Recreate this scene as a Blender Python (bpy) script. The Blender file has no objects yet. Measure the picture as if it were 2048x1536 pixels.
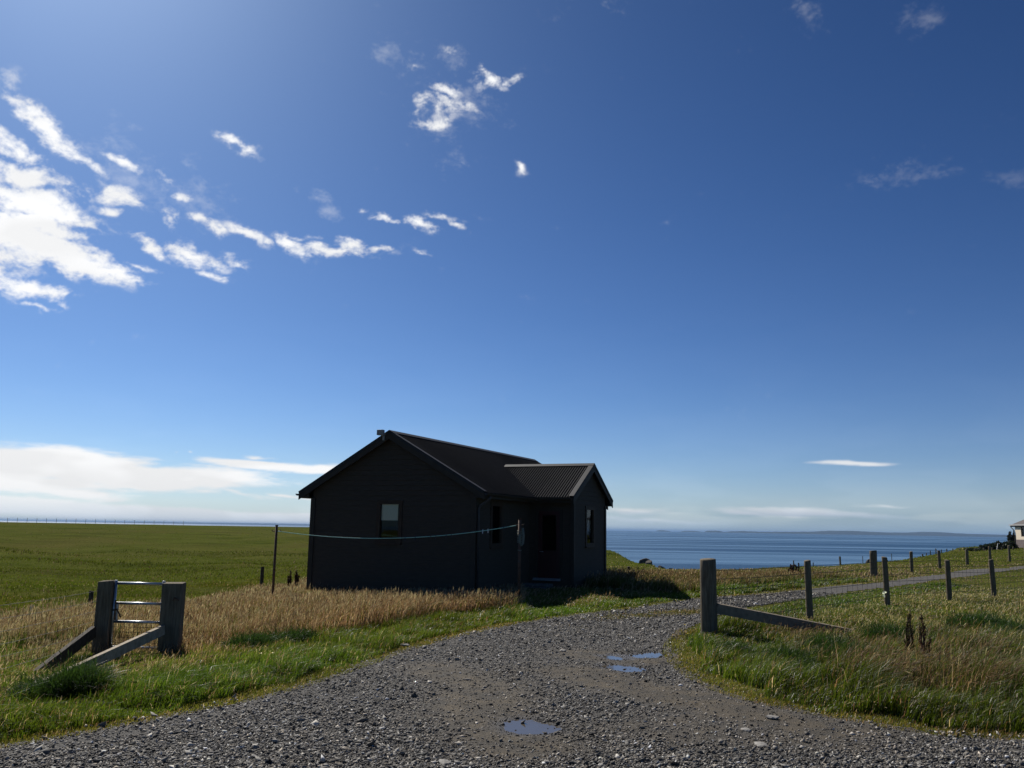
import bpy, math, random
import numpy as np
from mathutils import Vector, Matrix
rng = np.random.default_rng(7)
random.seed(7)
scene = bpy.context.scene
COL = scene.collection

# ------------------------------------------------------------------ camera
H = 1.62
FPX = 1757.22
PITCH, ROLL = math.radians(9.34), 0.0159
cp, sp = math.cos(PITCH), math.sin(PITCH)
cr, sr = math.cos(ROLL), math.sin(ROLL)
FW = np.array([0, cp, sp]); UP0 = np.array([0, -sp, cp]); RT0 = np.array([1., 0, 0])
RT = cr*RT0 + sr*UP0; UP = -sr*RT0 + cr*UP0
cd = bpy.data.cameras.new('camera'); cam = bpy.data.objects.new('camera', cd); COL.objects.link(cam)
cd.sensor_width = 36; cd.lens = FPX/2048*36; cd.clip_start = 0.1; cd.clip_end = 90000
m = Matrix(((RT[0], UP[0], -FW[0], 0), (RT[1], UP[1], -FW[1], 0), (RT[2], UP[2], -FW[2], H), (0, 0, 0, 1)))
cam.matrix_world = m
scene.camera = cam
scene.render.resolution_x = 1024; scene.render.resolution_y = 768

def ray(px, py): return FW + (px-1024)/FPX*RT - (py-768)/FPX*UP
def gnd(px, py, z=0.0):
    d = ray(px, py); t = (z-H)/d[2]; return d[0]*t, d[1]*t
def bear(px, py=1060):
    d = ray(px, py); return d[0]/d[1]
def topz(px, py, D):
    d = ray(px, py); return H + d[2]/d[1]*D

# ------------------------------------------------------------------ terrain
CP = [(0,0,0),(0,5,0),(-6,4,0),(6,5,0),(0,12,0),(3,13,0),(5.6,16.5,0),(-14,0,0),(14,0,0),(0,-20,0),(-30,-20,0),(30,-20,0),
      (3,20,0),(6,25,0),(10,30,0),(-1,19,0),(-3,17.5,-.05),(-.8,21.3,0),(-5.1,23.2,-.04),(3,30,-.05),(-2,30,-.05)]
def cpt(px, D, z): CP.append((bear(px)*D, D, z))
for a in [(225,12.8,-.2),(0,12,-.25),(350,12.8,-.18),(60,9,-.12),(193,21,-.47),(0,22,-.5),(-200,22,-.55),(530,28,-.25),(700,27,-.12),
          (0,40,-.5),(400,40,-.42),(-600,40,-.5),(0,80,-.2),(400,80,-.22),(-600,80,-.1),(0,130,.3),(400,130,.2),(-600,130,.45),
          (0,220,1.32),(400,220,1.12),(700,220,1.02),(-600,220,1.5),(900,150,.0),(1210,45,-.5),(1210,90,-.62),(1100,100,-.4),
          (1256,32,-.3),(1300,55,-.81),(1430,58,-.82),(1700,74,-.82),(1600,45,-.45),(1743,38,-.08),(1940,45,.0),(2060,50,.0),
          (2040,105,.33),(1940,100,.16),(1800,91,-.56),(2300,60,.2),(2300,110,.6),(1260,85,-1.14),(1300,78,-1.28),
          (1700,12,.04),(2000,12,.08),(1800,9,.02),(2100,20,0.),(1980,27,-.1),(2048,30,-.05)]: cpt(*a)
for k in range(16):
    a = k/16*2*math.pi
    if math.cos(a) < .75: CP.append((330*math.sin(a), 330*math.cos(a), .6))
CP = np.array(CP); SC = 50.0
def _U(r2): return np.where(r2 > 1e-12, r2*np.log(np.maximum(r2, 1e-12)), 0)
_P = CP[:, :2]/SC; n = len(CP)
_K = _U(((_P[:, None]-_P[None])**2).sum(-1)) + np.eye(n)*2e-4
_A = np.zeros((n+3, n+3)); _A[:n, :n] = _K; _A[:n, n] = 1; _A[:n, n+1:] = _P; _A[n, :n] = 1; _A[n+1:, :n] = _P.T
_w = np.linalg.solve(_A, np.concatenate([CP[:, 2], np.zeros(3)]))
CO = np.array([(-1500,270),(-400,262),(0,245),(400,238),(700,236),(900,200),(1100,122),(1180,102),(1210,95),(1260,85),(1300,78),(1318,66),
               (1335,60),(1430,59),(1600,68),(1700,75),(1800,92),(1880,104),(1940,122),(2050,145),(2400,160),(3300,170)], float)
CO_A = np.arctan([bear(p) for p in CO[:, 0]])
def coast(x, y):
    th = np.arctan2(x, y)
    return np.interp(th, np.concatenate([[-3.2], CO_A, [3.2]]), np.concatenate([[260], CO[:, 1], [260]]))
def T(x, y, edge=True):
    x = np.atleast_1d(np.asarray(x, float)); y = np.atleast_1d(np.asarray(y, float))
    out = np.empty_like(x)
    for i in range(0, len(x), 100000):
        p = np.stack([x[i:i+100000], y[i:i+100000]], 1)/SC
        q = np.clip(p, -7, 7)
        out[i:i+100000] = _U(((q[:, None]-_P[None])**2).sum(-1))@_w[:n] + _w[n] + q@_w[n+1:]
    D = np.hypot(x, y)
    far = np.clip((D-16)/25, 0, 1)*np.clip(1-(D-150)/60, .15, 1)
    und = .10*np.sin(x*.21+.6*np.sin(y*.11))*np.sin(y*.27+1.1) + .06*np.sin(x*.55+y*.35) + .05*np.sin(y*.9-x*.13+2*np.sin(x*.2))
    out = out + far*und*np.where((x > 2), .45, 1.7)*np.clip((170-D)/60, .25, 1)
    if edge:
        d = np.maximum(0, D-coast(x, y))
        out = out - np.minimum(d*d*.05, d*.6+0*d)
        out = np.maximum(out, -10)
    return out
def T1(x, y): return float(T([x], [y])[0])
def at(px, D, dz=0):
    x = bear(px)*D; return (x, D, T1(x, D)+dz)

# track outline from its two edges on the (flat) ground
LE = [(-900,1640),(-300,1545),(0,1481),(120,1460),(250,1436),(380,1410),(500,1387),(610,1360),(700,1331),(800,1298),(900,1271),(1000,1252),(1100,1237),(1250,1219),
      (1400,1198),(1500,1190),(1600,1181),(1750,1164),(1850,1150),(1950,1140),(2060,1131),(2300,1117)]
RE = [(2700,1500),(2060,1482),(1900,1472),(1780,1456),(1700,1441),(1620,1428),(1560,1416),(1500,1402),(1440,1383),(1390,1358),(1355,1330),(1341,1305),(1345,1285),(1365,1265),
      (1400,1245),(1440,1229),(1500,1213),(1600,1198),(1700,1184),(1850,1163),(1950,1151),(2060,1143),(2300,1128)]
LEw = np.array([gnd(*p) for p in LE]); REw = np.array([gnd(*p) for p in RE])
LEw = np.concatenate([[(-40, 2.0), (-15, 3.0)], LEw[1:]]); REw = np.concatenate([[(45, 4.5), (16, 6.2)], REw[1:]])
def polydist(x, y, P):
    best = np.full(len(x), 1e18)
    for a, b in zip(P[:-1], P[1:]):
        d = b-a; L = d@d
        t = np.clip(((x-a[0])*d[0]+(y-a[1])*d[1])/L, 0, 1)
        q = (x-a[0]-t*d[0])**2+(y-a[1]-t*d[1])**2
        best = np.minimum(best, q)
    return np.sqrt(best)
TP = np.concatenate([LEw, REw[::-1], [(45, -12), (-40, -12)]])
def inpoly(x, y, P):
    c = np.zeros(len(x), bool)
    for (x0, y0), (x1, y1) in zip(P, np.roll(P, -1, 0)):
        if y0 == y1: continue
        k = ((y0 > y) != (y1 > y)) & (x < (x1-x0)*(y-y0)/(y1-y0)+x0)
        c ^= k
    return c
def vnoise(x, y, s, seed=0):                      # smooth value noise
    x = np.asarray(x)/s+seed*17.13; y = np.asarray(y)/s+seed*7.7
    xi = np.floor(x).astype(np.int64); yi = np.floor(y).astype(np.int64)
    fx = x-xi; fy = y-yi; fx = fx*fx*(3-2*fx); fy = fy*fy*(3-2*fy)
    def h(a, b):
        k = (a*374761393+b*668265263+seed*974634777) & 0xffffffff
        k = ((k ^ (k >> 13))*1274126177) & 0xffffffff
        return ((k ^ (k >> 16)) & 0xffff)/65535.
    return (h(xi, yi)*(1-fx)+h(xi+1, yi)*fx)*(1-fy)+(h(xi, yi+1)*(1-fx)+h(xi+1, yi+1)*fx)*fy
def fbm(x, y, s, seed=0): return (vnoise(x, y, s, seed)+.5*vnoise(x, y, s/2.1, seed+1)+.25*vnoise(x, y, s/4.3, seed+2))/1.75

# ------------------------------------------------------------------ helpers
def link(name, me, mat=None, parent=None):
    o = bpy.data.objects.new(name, me); COL.objects.link(o)
    if mat: me.materials.append(mat)
    if parent: o.parent = parent
    return o
def tag(o, label=None, cat=None, group=None, kind=None):
    for k, v in (('label', label), ('category', cat), ('group', group), ('kind', kind)):
        if v: o[k] = v
    return o
def empty(name, loc=(0, 0, 0), rz=0.0, **kw):
    o = bpy.data.objects.new(name, None); COL.objects.link(o)
    o.location = loc; o.rotation_euler = (0, 0, rz); o.empty_display_size = .2
    return tag(o, **kw)
class MB:
    def __init__(s): s.v = []; s.f = []
    def add(s, vs, fs):
        b = len(s.v); s.v += [tuple(map(float, v)) for v in vs]; s.f += [tuple(i+b for i in f) for f in fs]; return s
    def box(s, lo, hi):
        (a, b, c), (d, e, f) = lo, hi
        return s.add([(a,b,c),(d,b,c),(d,e,c),(a,e,c),(a,b,f),(d,b,f),(d,e,f),(a,e,f)],
                     [(0,3,2,1),(4,5,6,7),(0,1,5,4),(1,2,6,5),(2,3,7,6),(3,0,4,7)])
    def hexa(s, p):                                # 4 bottom + 4 top
        return s.add(p, [(0,3,2,1),(4,5,6,7),(0,1,5,4),(1,2,6,5),(2,3,7,6),(3,0,4,7)])
    def beam(s, p0, p1, w, h, up=(0, 0, 1)):       # w sideways, h along up; centred
        p0, p1, up = Vector(p0), Vector(p1), Vector(up)
        d = (p1-p0).normalized(); sd = d.cross(up).normalized()*w/2; u = sd.cross(d).normalized()*h/2
        return s.hexa([p0-sd-u, p0+sd-u, p1+sd-u, p1-sd-u, p0-sd+u, p0+sd+u, p1+sd+u, p1-sd+u])
    def tube(s, pts, r, n=8, caps=True):
        pts = [Vector(p) for p in pts]; rs = r if isinstance(r, (list, tuple)) else [r]*len(pts)
        b = len(s.v); prev = None
        for i, p in enumerate(pts):
            d = (pts[min(i+1, len(pts)-1)]-pts[max(i-1, 0)]).normalized()
            ref = Vector((0, 0, 1)) if abs(d.z) < .9 else Vector((1, 0, 0))
            if prev is not None: ref = prev
            a = d.cross(ref).normalized(); c = a.cross(d).normalized(); prev = c
            for k in range(n):
                t = 2*math.pi*k/n; q = p+(a*math.cos(t)+c*math.sin(t))*rs[i]; s.v.append(tuple(q))
        for i in range(len(pts)-1):
            for k in range(n):
                k2 = (k+1) % n
                s.f.append((b+i*n+k, b+i*n+k2, b+(i+1)*n+k2, b+(i+1)*n+k))
        if caps:
            s.f.append(tuple(b+k for k in range(n))[::-1]); s.f.append(tuple(b+(len(pts)-1)*n+k for k in range(n)))
        return s
    def build(s, name, mat, parent=None, smooth=False, bevel=0):
        me = bpy.data.meshes.new(name); me.from_pydata(s.v, [], s.f); me.update()
        if smooth:
            for p in me.polygons: p.use_smooth = True
        o = link(name, me, mat, parent)
        if bevel:
            b = o.modifiers.new('bevel', 'BEVEL'); b.width = bevel; b.segments = 2; b.limit_method = 'ANGLE'; b.angle_limit = math.radians(40)
        return o
def np_mesh(name, v, faces, mat, col=None, smooth=False, tri=True):
    """faces: (n,k) int array"""
    me = bpy.data.meshes.new(name); nf, k = faces.shape
    me.vertices.add(len(v)); me.vertices.foreach_set('co', np.ascontiguousarray(v, np.float32).ravel())
    me.loops.add(nf*k); me.loops.foreach_set('vertex_index', np.ascontiguousarray(faces, np.int32).ravel())
    me.polygons.add(nf); me.polygons.foreach_set('loop_start', np.arange(0, nf*k, k, dtype=np.int32))
    if smooth: me.polygons.foreach_set('use_smooth', np.ones(nf, bool))
    me.update(calc_edges=True)
    if col is not None:
        ca = me.color_attributes.new('tint', 'FLOAT_COLOR', 'POINT')
        c4 = np.ones((len(v), 4), np.float32); c4[:, :3] = col; ca.data.foreach_set('color', c4.ravel())
    return link(name, me, mat)

# ------------------------------------------------------------------ materials
class NT:
    def __init__(s, tree): s.t = tree
    def n(s, typ, **kw):
        nd = s.t.nodes.new(typ)
        for k, v in kw.items():
            if k.startswith('_'): setattr(nd, k[1:], v)
        return nd
    def l(s, a, b): s.t.links.new(a, b)
    def math(s, op, a, b=None, c=None, clamp=False):
        nd = s.t.nodes.new('ShaderNodeMath'); nd.operation = op; nd.use_clamp = clamp
        for i, v in enumerate((a, b, c)):
            if v is None: continue
            if isinstance(v, (int, float)): nd.inputs[i].default_value = v
            else: s.l(v, nd.inputs[i])
        return nd.outputs[0]
    def noise(s, vec, scale, detail=4, rough=.55, dist=0):
        nd = s.t.nodes.new('ShaderNodeTexNoise')
        nd.inputs['Scale'].default_value = scale; nd.inputs['Detail'].default_value = detail
        nd.inputs['Roughness'].default_value = rough; nd.inputs['Distortion'].default_value = dist
        if vec is not None: s.l(vec, nd.inputs['Vector'])
        return nd.outputs['Fac']
    def ramp(s, fac, stops):
        nd = s.t.nodes.new('ShaderNodeValToRGB'); e = nd.color_ramp.elements
        while len(e) < len(stops): e.new(.5)
        for el, (p, c) in zip(e, stops): el.position = p; el.color = (*c, 1) if len(c) == 3 else c
        s.l(fac, nd.inputs[0]); return nd.outputs[0]
    def mapping(s, vec, loc=(0, 0, 0), rot=(0, 0, 0), scale=(1, 1, 1), typ='POINT'):
        nd = s.t.nodes.new('ShaderNodeMapping'); nd.vector_type = typ
        nd.inputs['Location'].default_value = loc; nd.inputs['Rotation'].default_value = rot; nd.inputs['Scale'].default_value = scale
        s.l(vec, nd.inputs['Vector']); return nd.outputs[0]
    def mix(s, fac, a, b, blend='MIX'):
        nd = s.t.nodes.new('ShaderNodeMix'); nd.data_type = 'RGBA'; nd.blend_type = blend
        for i, v in ((0, fac), (6, a), (7, b)):
            if isinstance(v, (int, float)): nd.inputs[i].default_value = v
            elif isinstance(v, tuple): nd.inputs[i].default_value = (*v, 1)
            else: s.l(v, nd.inputs[i])
        return nd.outputs[2]
def newmat(name):
    mt = bpy.data.materials.new(name); mt.use_nodes = True
    t = NT(mt.node_tree); b = mt.node_tree.nodes['Principled BSDF']; return mt, t, b
def simple(name, c1, c2=None, scale=8, rough=.6, bump=0, stretch=(1, 1, 1), metal=0, spec=.5, detail=6, lo=.35, hi=.65, c3=None):
    mt, t, b = newmat(name)
    tc = t.n('ShaderNodeTexCoord').outputs['Object']
    v = t.mapping(tc, scale=stretch)
    f = t.noise(v, scale, detail, .6)
    if c2 is None: c2 = tuple(x*.75 for x in c1)
    st = [(lo, c1), (hi, c2)] if c3 is None else [(lo, c1), ((lo+hi)/2, c2), (hi, c3)]
    t.l(t.ramp(f, st), b.inputs['Base Color'])
    b.inputs['Roughness'].default_value = rough; b.inputs['Metallic'].default_value = metal
    b.inputs['Specular IOR Level'].default_value = spec
    if bump:
        bn = t.n('ShaderNodeBump'); bn.inputs['Strength'].default_value = bump; bn.inputs['Distance'].default_value = .01
        t.l(f, bn.inputs['Height']); t.l(bn.outputs[0], b.inputs['Normal'])
    return mt
def foliage(name, trans=.4, rough=.42, spec=.35, gain=1.35):
    mt, t, b = newmat(name)
    a = t.n('ShaderNodeAttribute'); a.attribute_name = 'tint'
    c = a.outputs['Color']
    t.l(c, b.inputs['Base Color']); b.inputs['Roughness'].default_value = rough; b.inputs['Specular IOR Level'].default_value = spec
    tr = t.n('ShaderNodeBsdfTranslucent'); t.l(t.mix(1.0, c, (gain, gain*1.05, gain*.75), 'MULTIPLY'), tr.inputs['Color'])
    mx = t.n('ShaderNodeMixShader'); mx.inputs[0].default_value = trans
    t.l(b.outputs[0], mx.inputs[1]); t.l(tr.outputs[0], mx.inputs[2])
    t.l(mx.outputs[0], mt.node_tree.nodes['Material Output'].inputs['Surface'])
    return mt
def tinted(name, rough=.8, spec=.3):
    mt, t, b = newmat(name)
    a = t.n('ShaderNodeAttribute'); a.attribute_name = 'tint'
    tc = t.n('ShaderNodeTexCoord').outputs['Object']
    f = t.noise(tc, 130, 3)
    c = t.mix(1.0, a.outputs['Color'], t.ramp(f, [(.3, (.7, .7, .7)), (.7, (1.2, 1.2, 1.2))]), 'MULTIPLY')
    t.l(c, b.inputs['Base Color']); b.inputs['Roughness'].default_value = rough; b.inputs['Specular IOR Level'].default_value = spec
    return mt
M = {}
M['wood'] = simple('weathered_wood', (.10, .08, .052), (.17, .138, .092), 5, .9, .5, (9, 9, .8), c3=(.26, .215, .15), lo=.3, hi=.75, spec=.2)
M['wood_pale'] = simple('pale_timber', (.30, .24, .16), (.46, .385, .275), 5, .8, .4, (3, 3, 3), spec=.2)
M['wood_dark'] = simple('dark_timber', (.045, .036, .026), (.085, .07, .05), 6, .85, .5, (3, 3, 3), spec=.2)  # plain darker brown timber tone
M['brace'] = simple('silvered_brace', (.20, .165, .12), (.30, .25, .185), 5, .85, .4, (3, 3, 3), spec=.2)
M['galv'] = simple('galvanised_steel', (.42, .43, .44), (.58, .59, .60), 25, .38, .1, metal=.9)
M['rust'] = simple('rusty_steel', (.075, .035, .02), (.14, .07, .04), 18, .75, .4, c3=(.10, .075, .06), metal=.2)
M['wire'] = simple('fence_wire', (.06, .055, .048), (.10, .095, .085), 30, .6, metal=.4)
M['wall'] = simple('black_stained_boards', (.056, .043, .030), (.074, .057, .040), 4, .75, .25, (1, 1, 9), spec=.25)
M['trim'] = simple('black_painted_trim', (.042, .033, .024), (.054, .043, .031), 6, .6, .1, spec=.25)
M['roofm'] = simple('dark_roof_sheet', (.0105, .0103, .0115), (.0145, .0142, .0155), 3, .75, 0, spec=.12)
M['flash'] = simple('grey_flashing', (.030, .030, .031), (.042, .041, .042), 6, .6, 0, spec=.2)
M['frame'] = simple('brown_window_frame', (.05, .032, .02), (.07, .045, .028), 9, .6, .1, spec=.2)
M['reddoor'] = simple('dark_red_door', (.045, .008, .008), (.055, .011, .010), 6, .45, .1)
M['blind'] = simple('pale_blind', (.84, .78, .66), (.88, .82, .71), 12, .9)
M['concrete'] = simple('weathered_concrete', (.10, .095, .085), (.19, .18, .16), 7, .9, .4)
M['alu'] = simple('grey_sill', (.22, .22, .22), (.30, .30, .30), 12, .5)
M['greyplastic'] = simple('grey_plastic', (.30, .29, .26), (.38, .37, .34), 10, .5)
M['ornament'] = simple('pale_pottery', (.45, .33, .22), (.6, .5, .38), 20, .5)
M['rope'] = simple('green_rope', (.38, .80, .62), (.5, .9, .74), 60, .6)
M['ropegrey'] = simple('faded_rope', (.13, .15, .12), (.22, .24, .20), 60, .8)
M['pegdark'] = simple('dark_peg', (.03, .03, .03), (.06, .05, .05), 40, .5)
M['white'] = simple('white_plastic', (.72, .72, .70), (.82, .82, .80), 30, .5)
M['tape'] = foliage('white_tape', .55, .6, .2, 1.0)
M['pasture'] = foliage('pasture_blade', .4, .8, .06)
M['rock'] = simple('shore_rock', (.035, .030, .026), (.09, .078, .065), 1.2, .9, .8, c3=(.16, .13, .10))
M['render'] = simple('cream_render', (.78, .66, .50), (.84, .72, .56), 30, .9, .2)
M['brick'] = simple('grey_brown_plinth', (.13, .10, .095), (.20, .16, .15), 9, .9, .4)
M['tile'] = simple('brown_roof_tiles', (.075, .065, .06), (.12, .10, .09), 4, .8, .3)
M['paleframe'] = simple('pale_gutter', (.45, .43, .40), (.55, .53, .5), 10, .5)
M['stones'] = tinted('gravel_stone')
M['grass'] = foliage('grass_blade', .47, .42, .32, 1.5)
M['dry'] = foliage('dry_grass_blade', .38, .6, .15, 1.3)
M['leaf'] = foliage('bush_leaf', .25, .5, .3)
M['dock'] = foliage('dock_seed', .15, .7, .2)
mt, t, b = newmat('dark_window_glass')
b.inputs['Base Color'].default_value = (.01, .012, .012, 1); b.inputs['Roughness'].default_value = .03
tr = t.n('ShaderNodeBsdfTransparent'); tr.inputs[0].default_value = (.92, .95, .92, 1)
fr = t.n('ShaderNodeFresnel'); fr.inputs[0].default_value = 1.32
gl = t.n('ShaderNodeBsdfGlossy'); gl.inputs['Roughness'].default_value = .02
mx = t.n('ShaderNodeMixShader'); t.l(fr.outputs[0], mx.inputs[0]); t.l(tr.outputs[0], mx.inputs[1]); t.l(gl.outputs[0], mx.inputs[2])
t.l(mx.outputs[0], mt.node_tree.nodes['Material Output'].inputs['Surface']); M['glass'] = mt

# ground (grass soil)
mt, t, b = newmat('pasture_ground')
geo = t.n('ShaderNodeNewGeometry').outputs['Position']
f1 = t.noise(geo, .045, 5, .6, .6); f2 = t.noise(t.mapping(geo, scale=(.3, 1.1, 1)), .45, 6, .65); f3 = t.noise(geo, 9, 5, .7)
c = t.ramp(f2, [(.30, (.064, .082, .016)), (.5, (.104, .126, .024)), (.72, (.15, .155, .038))])
f5 = t.noise(t.mapping(geo, scale=(.05, .55, 1)), 1.0, 5, .6, .4)
c = t.mix(t.ramp(f5, [(.52, (0, 0, 0)), (.66, (.72, .72, .72))]), c, (.038, .050, .012))
c = t.mix(t.ramp(f1, [(.42, (0, 0, 0)), (.68, (.7, .7, .7))]), c, (.145, .125, .042))
c = t.mix(t.ramp(f3, [(.35, (.75, .75, .75)), (.6, (0, 0, 0))]), c, (.034, .036, .009))
t.l(c, b.inputs['Base Color']); b.inputs['Roughness'].default_value = 1.0; b.inputs['Specular IOR Level'].default_value = 0.0
bn = t.n('ShaderNodeBump'); bn.inputs['Strength'].default_value = .9; bn.inputs['Distance'].default_value = .12
t.l(t.noise(geo, 3.0, 6, .75), bn.inputs['Height']); t.l(bn.outputs[0], b.inputs['Normal']); M['ground'] = mt

# track
mt, t, b = newmat('gravel_bed')
geo = t.n('ShaderNodeNewGeometry').outputs['Position']
f1 = t.noise(geo, .55, 4, .6, .5); f2 = t.noise(geo, 28, 6, .75); f3 = t.noise(geo, 70, 3, .6)
grey = t.ramp(f2, [(.3, (.040, .036, .031)), (.5, (.10, .092, .08)), (.7, (.20, .187, .165))])
mud = t.ramp(f2, [(.3, (.092, .073, .046)), (.55, (.15, .121, .080)), (.75, (.215, .177, .122))])
a = t.n('ShaderNodeAttribute'); a.attribute_name = 'tint'
sp_ = t.n('ShaderNodeSeparateColor'); t.l(a.outputs['Color'], sp_.inputs[0])
f4 = t.noise(geo, 3.5, 5, .7); mud = t.mix(t.ramp(f4, [(.38, (0, 0, 0)), (.62, (1, 1, 1))]), mud, (.075, .066, .052))
c = t.mix(sp_.outputs[0], grey, mud)
c = t.mix(t.math('MULTIPLY', sp_.outputs[1], .75), c, (.035, .027, .018))
t.l(c, b.inputs['Base Color']); t.l(t.math('MULTIPLY_ADD', sp_.outputs[1], -.45, .85), b.inputs['Roughness']); b.inputs['Specular IOR Level'].default_value = .3
bn = t.n('ShaderNodeBump'); bn.inputs['Strength'].default_value = 1.0; bn.inputs['Distance'].default_value = .02
t.l(t.math('ADD', f2, f3), bn.inputs['Height']); t.l(bn.outputs[0], b.inputs['Normal']); M['track'] = mt

# puddle
mt, t, b = newmat('puddle_water')
b.inputs['Base Color'].default_value = (.105, .088, .062, 1); b.inputs['Roughness'].default_value = .05; b.inputs['IOR'].default_value = 1.33
bn = t.n('ShaderNodeBump'); bn.inputs['Strength'].default_value = .05; bn.inputs['Distance'].default_value = .01
t.l(t.noise(t.n('ShaderNodeNewGeometry').outputs['Position'], 18, 3), bn.inputs['Height']); t.l(bn.outputs[0], b.inputs['Normal']); M['puddle'] = mt

# sea
mt, t, b = newmat('sea_water')
geo = t.n('ShaderNodeNewGeometry').outputs['Position']
st1 = t.noise(t.mapping(geo, rot=(0, 0, .05), scale=(.0011, .0085, 1)), 1.0, 5, .6, .6)
st2 = t.noise(t.mapping(geo, rot=(0, 0, -.04), scale=(.0035, .03, 1)), 1.0, 4, .6, .3)
calm = t.ramp(t.math('ADD', t.math('MULTIPLY', st1, .65), t.math('MULTIPLY', st2, .35)), [(.47, (0, 0, 0)), (.60, (1, 1, 1))])
t.l(t.mix(calm, (.018, .066, .135), (.14, .245, .35)), b.inputs['Base Color'])
rg = t.n('ShaderNodeMapRange'); t.l(calm, rg.inputs[0]); rg.inputs[3].default_value = .42; rg.inputs[4].default_value = .24
t.l(rg.outputs[0], b.inputs['Roughness']); b.inputs['IOR'].default_value = 1.33; b.inputs['Specular IOR Level'].default_value = .42
bn = t.n('ShaderNodeBump'); bn.inputs['Strength'].default_value = .6; bn.inputs['Distance'].default_value = .8
t.l(t.noise(t.mapping(geo, scale=(.5, 1, 1)), .35, 6, .6), bn.inputs['Height']); t.l(bn.outputs[0], b.inputs['Normal']); M['sea'] = mt
M['island'] = simple('far_moor', (.022, .032, .04), (.04, .05, .055), .004, .95, 0, spec=.1)

# ------------------------------------------------------------------ ground sheet, track, sea, islands
fine = np.radians(np.arange(-46, 46.01, .2)); coarse = np.radians(np.arange(46, 314, 4.0))[1:]
TH = np.concatenate([fine, coarse]); NTH = len(TH)
RR = [0.6]
while RR[-1] < 340: RR.append(RR[-1]*(1.0042 if 5.2 < RR[-1] < 15 else 1.0125)+.002)
RR = np.array(RR); NR = len(RR)
tt, rr = np.meshgrid(TH, RR)
gx, gy = (rr*np.sin(tt)).ravel(), (rr*np.cos(tt)).ravel()
gz = T(gx, gy)
gin = inpoly(gx, gy, TP)
gd = np.minimum(polydist(gx, gy, LEw), polydist(gx, gy, REw))
rough = np.where(gin, 0, np.clip(gd/.8, 0, 1))*np.clip(1.6-rr.ravel()/40, .2, 1)
gz = gz + rough*((fbm(gx, gy, .9, 3)-.5)*.10+(fbm(gx, gy, .3, 8)-.5)*.05)
rut = (fbm(gx, gy, 1.4, 21)-.5)*.05
gz = gz + np.where(gin, rut*np.clip(gd/.6, 0, 1), 0)
# hollows that hold the puddles
PUD = [((1060,1451), 55, 14.5, -.05, 'large oval puddle in the gravel at the front of the track'),
       ((1240,1316), 30, 6.2, 0, 'small puddle left of the two farthest puddles'),
       ((1249,1337), 38, 6.6, .3, 'narrow puddle just in front of the two farthest puddles'),
       ((1299,1311), 28, 5.6, 0, 'small puddle nearest the right grass verge')]
PW, PW_ALL = [], []
def track_z(x, y):
    e_ = np.minimum(polydist(x, y, LEw), polydist(x, y, REw))
    return T(x, y)+(fbm(x, y, 1.4, 21)-.5)*.05*np.clip(e_/.6, 0, 1)
for kx, (c_, rx, ry, tilt, lab) in enumerate(PUD):
    vs = []
    for q in range(56):
        a_ = 2*math.pi*q/56
        rad = 1+.14*math.sin(2*a_+kx)+.10*math.sin(3*a_+1.3*kx+1)+.07*math.sin(7*a_+kx*2)
        px_, py_ = c_[0]+rx*rad*math.cos(a_), c_[1]+ry*rad*math.sin(a_)+tilt*rx*math.cos(a_)*.35
        vs.append(gnd(px_, py_))
    vs = np.array(vs); c0 = vs.mean(0); zz = float(track_z(vs[:, 0], vs[:, 1]).mean())-.004
    PW.append(vs); PW_ALL.append(((vs-c0)*1.35+c0, zz, lab))
def hollow(x, y, z):
    z = z.copy()
    for vs, (_, zz, _l) in zip(PW, PW_ALL):
        c0 = vs.mean(0); q = np.where(np.hypot(x-c0[0], y-c0[1]) < 2.2)[0]
        if len(q) == 0: continue
        d_ = polydist(x[q], y[q], np.concatenate([vs, vs[:1]])); d_ = np.where(inpoly(x[q], y[q], vs), -d_, d_)
        d_ = d_+(fbm(x[q], y[q], .16, 91)-.5)*.07
        w = np.clip(1-d_/.45, 0, 1); w = w*w*(3-2*w)
        z[q] = z[q]*(1-w)+w*(zz-.008+np.clip(d_*.10, -.02, .03)+(fbm(x[q], y[q], .05, 95)-.5)*.006)
    return z
gz = hollow(gx, gy, gz)
i = np.arange(NR-1)[:, None]*NTH; j = np.arange(NTH)[None]; j2 = (j+1) % NTH
Q = np.stack([i+j, i+j2, i+NTH+j2, i+NTH+j], -1).reshape(-1, 4)[:, ::-1]
V = np.stack([gx, gy, gz], 1)
V = np.concatenate([V, [[0, 0, 0]]])
g = np_mesh('ground', V, Q, M['ground'], smooth=True)
# close the centre
tag(g, 'rough green pasture running from the gravel track to the coast', 'ground', kind='structure')
me = g.data
cen = np.stack([np.arange(NTH), (np.arange(NTH)+1) % NTH], 1)
bpy_me = me
import bmesh
bm = bmesh.new(); bm.from_mesh(me); bm.verts.ensure_lookup_table(); bm.faces.new([bm.verts[k] for k in range(NTH)][::-1]); bm.to_mesh(me); bm.free()

def mudmask(x, y):
    w = (fbm(x, y, 1.1, 40)-.5)*1.2
    m = np.zeros(len(x))
    def lane(P, wd):
        P = np.array([gnd(*p) for p in P]); return np.clip(1.4-polydist(x, y, P)/wd+w, 0, 1)
    m = np.maximum(m, lane([(1150,1345),(1250,1368),(1360,1395),(1480,1430),(1620,1465)], .52))
    m = np.maximum(m, lane([(860,1330),(960,1370),(950,1440),(1080,1500)], .5)*.95)
    m = np.maximum(m, lane([(1160,1310),(1290,1325)], .45)*.9)
    m = np.maximum(m, np.clip((fbm(x, y, 2.3, 55)-.55)*4, 0, .7))
    return np.clip(m, 0, 1)
cxy = V[Q].mean(1)
cd_ = np.minimum(polydist(cxy[:, 0], cxy[:, 1], LEw), polydist(cxy[:, 0], cxy[:, 1], REw))
cin = inpoly(cxy[:, 0], cxy[:, 1], TP)
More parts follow.
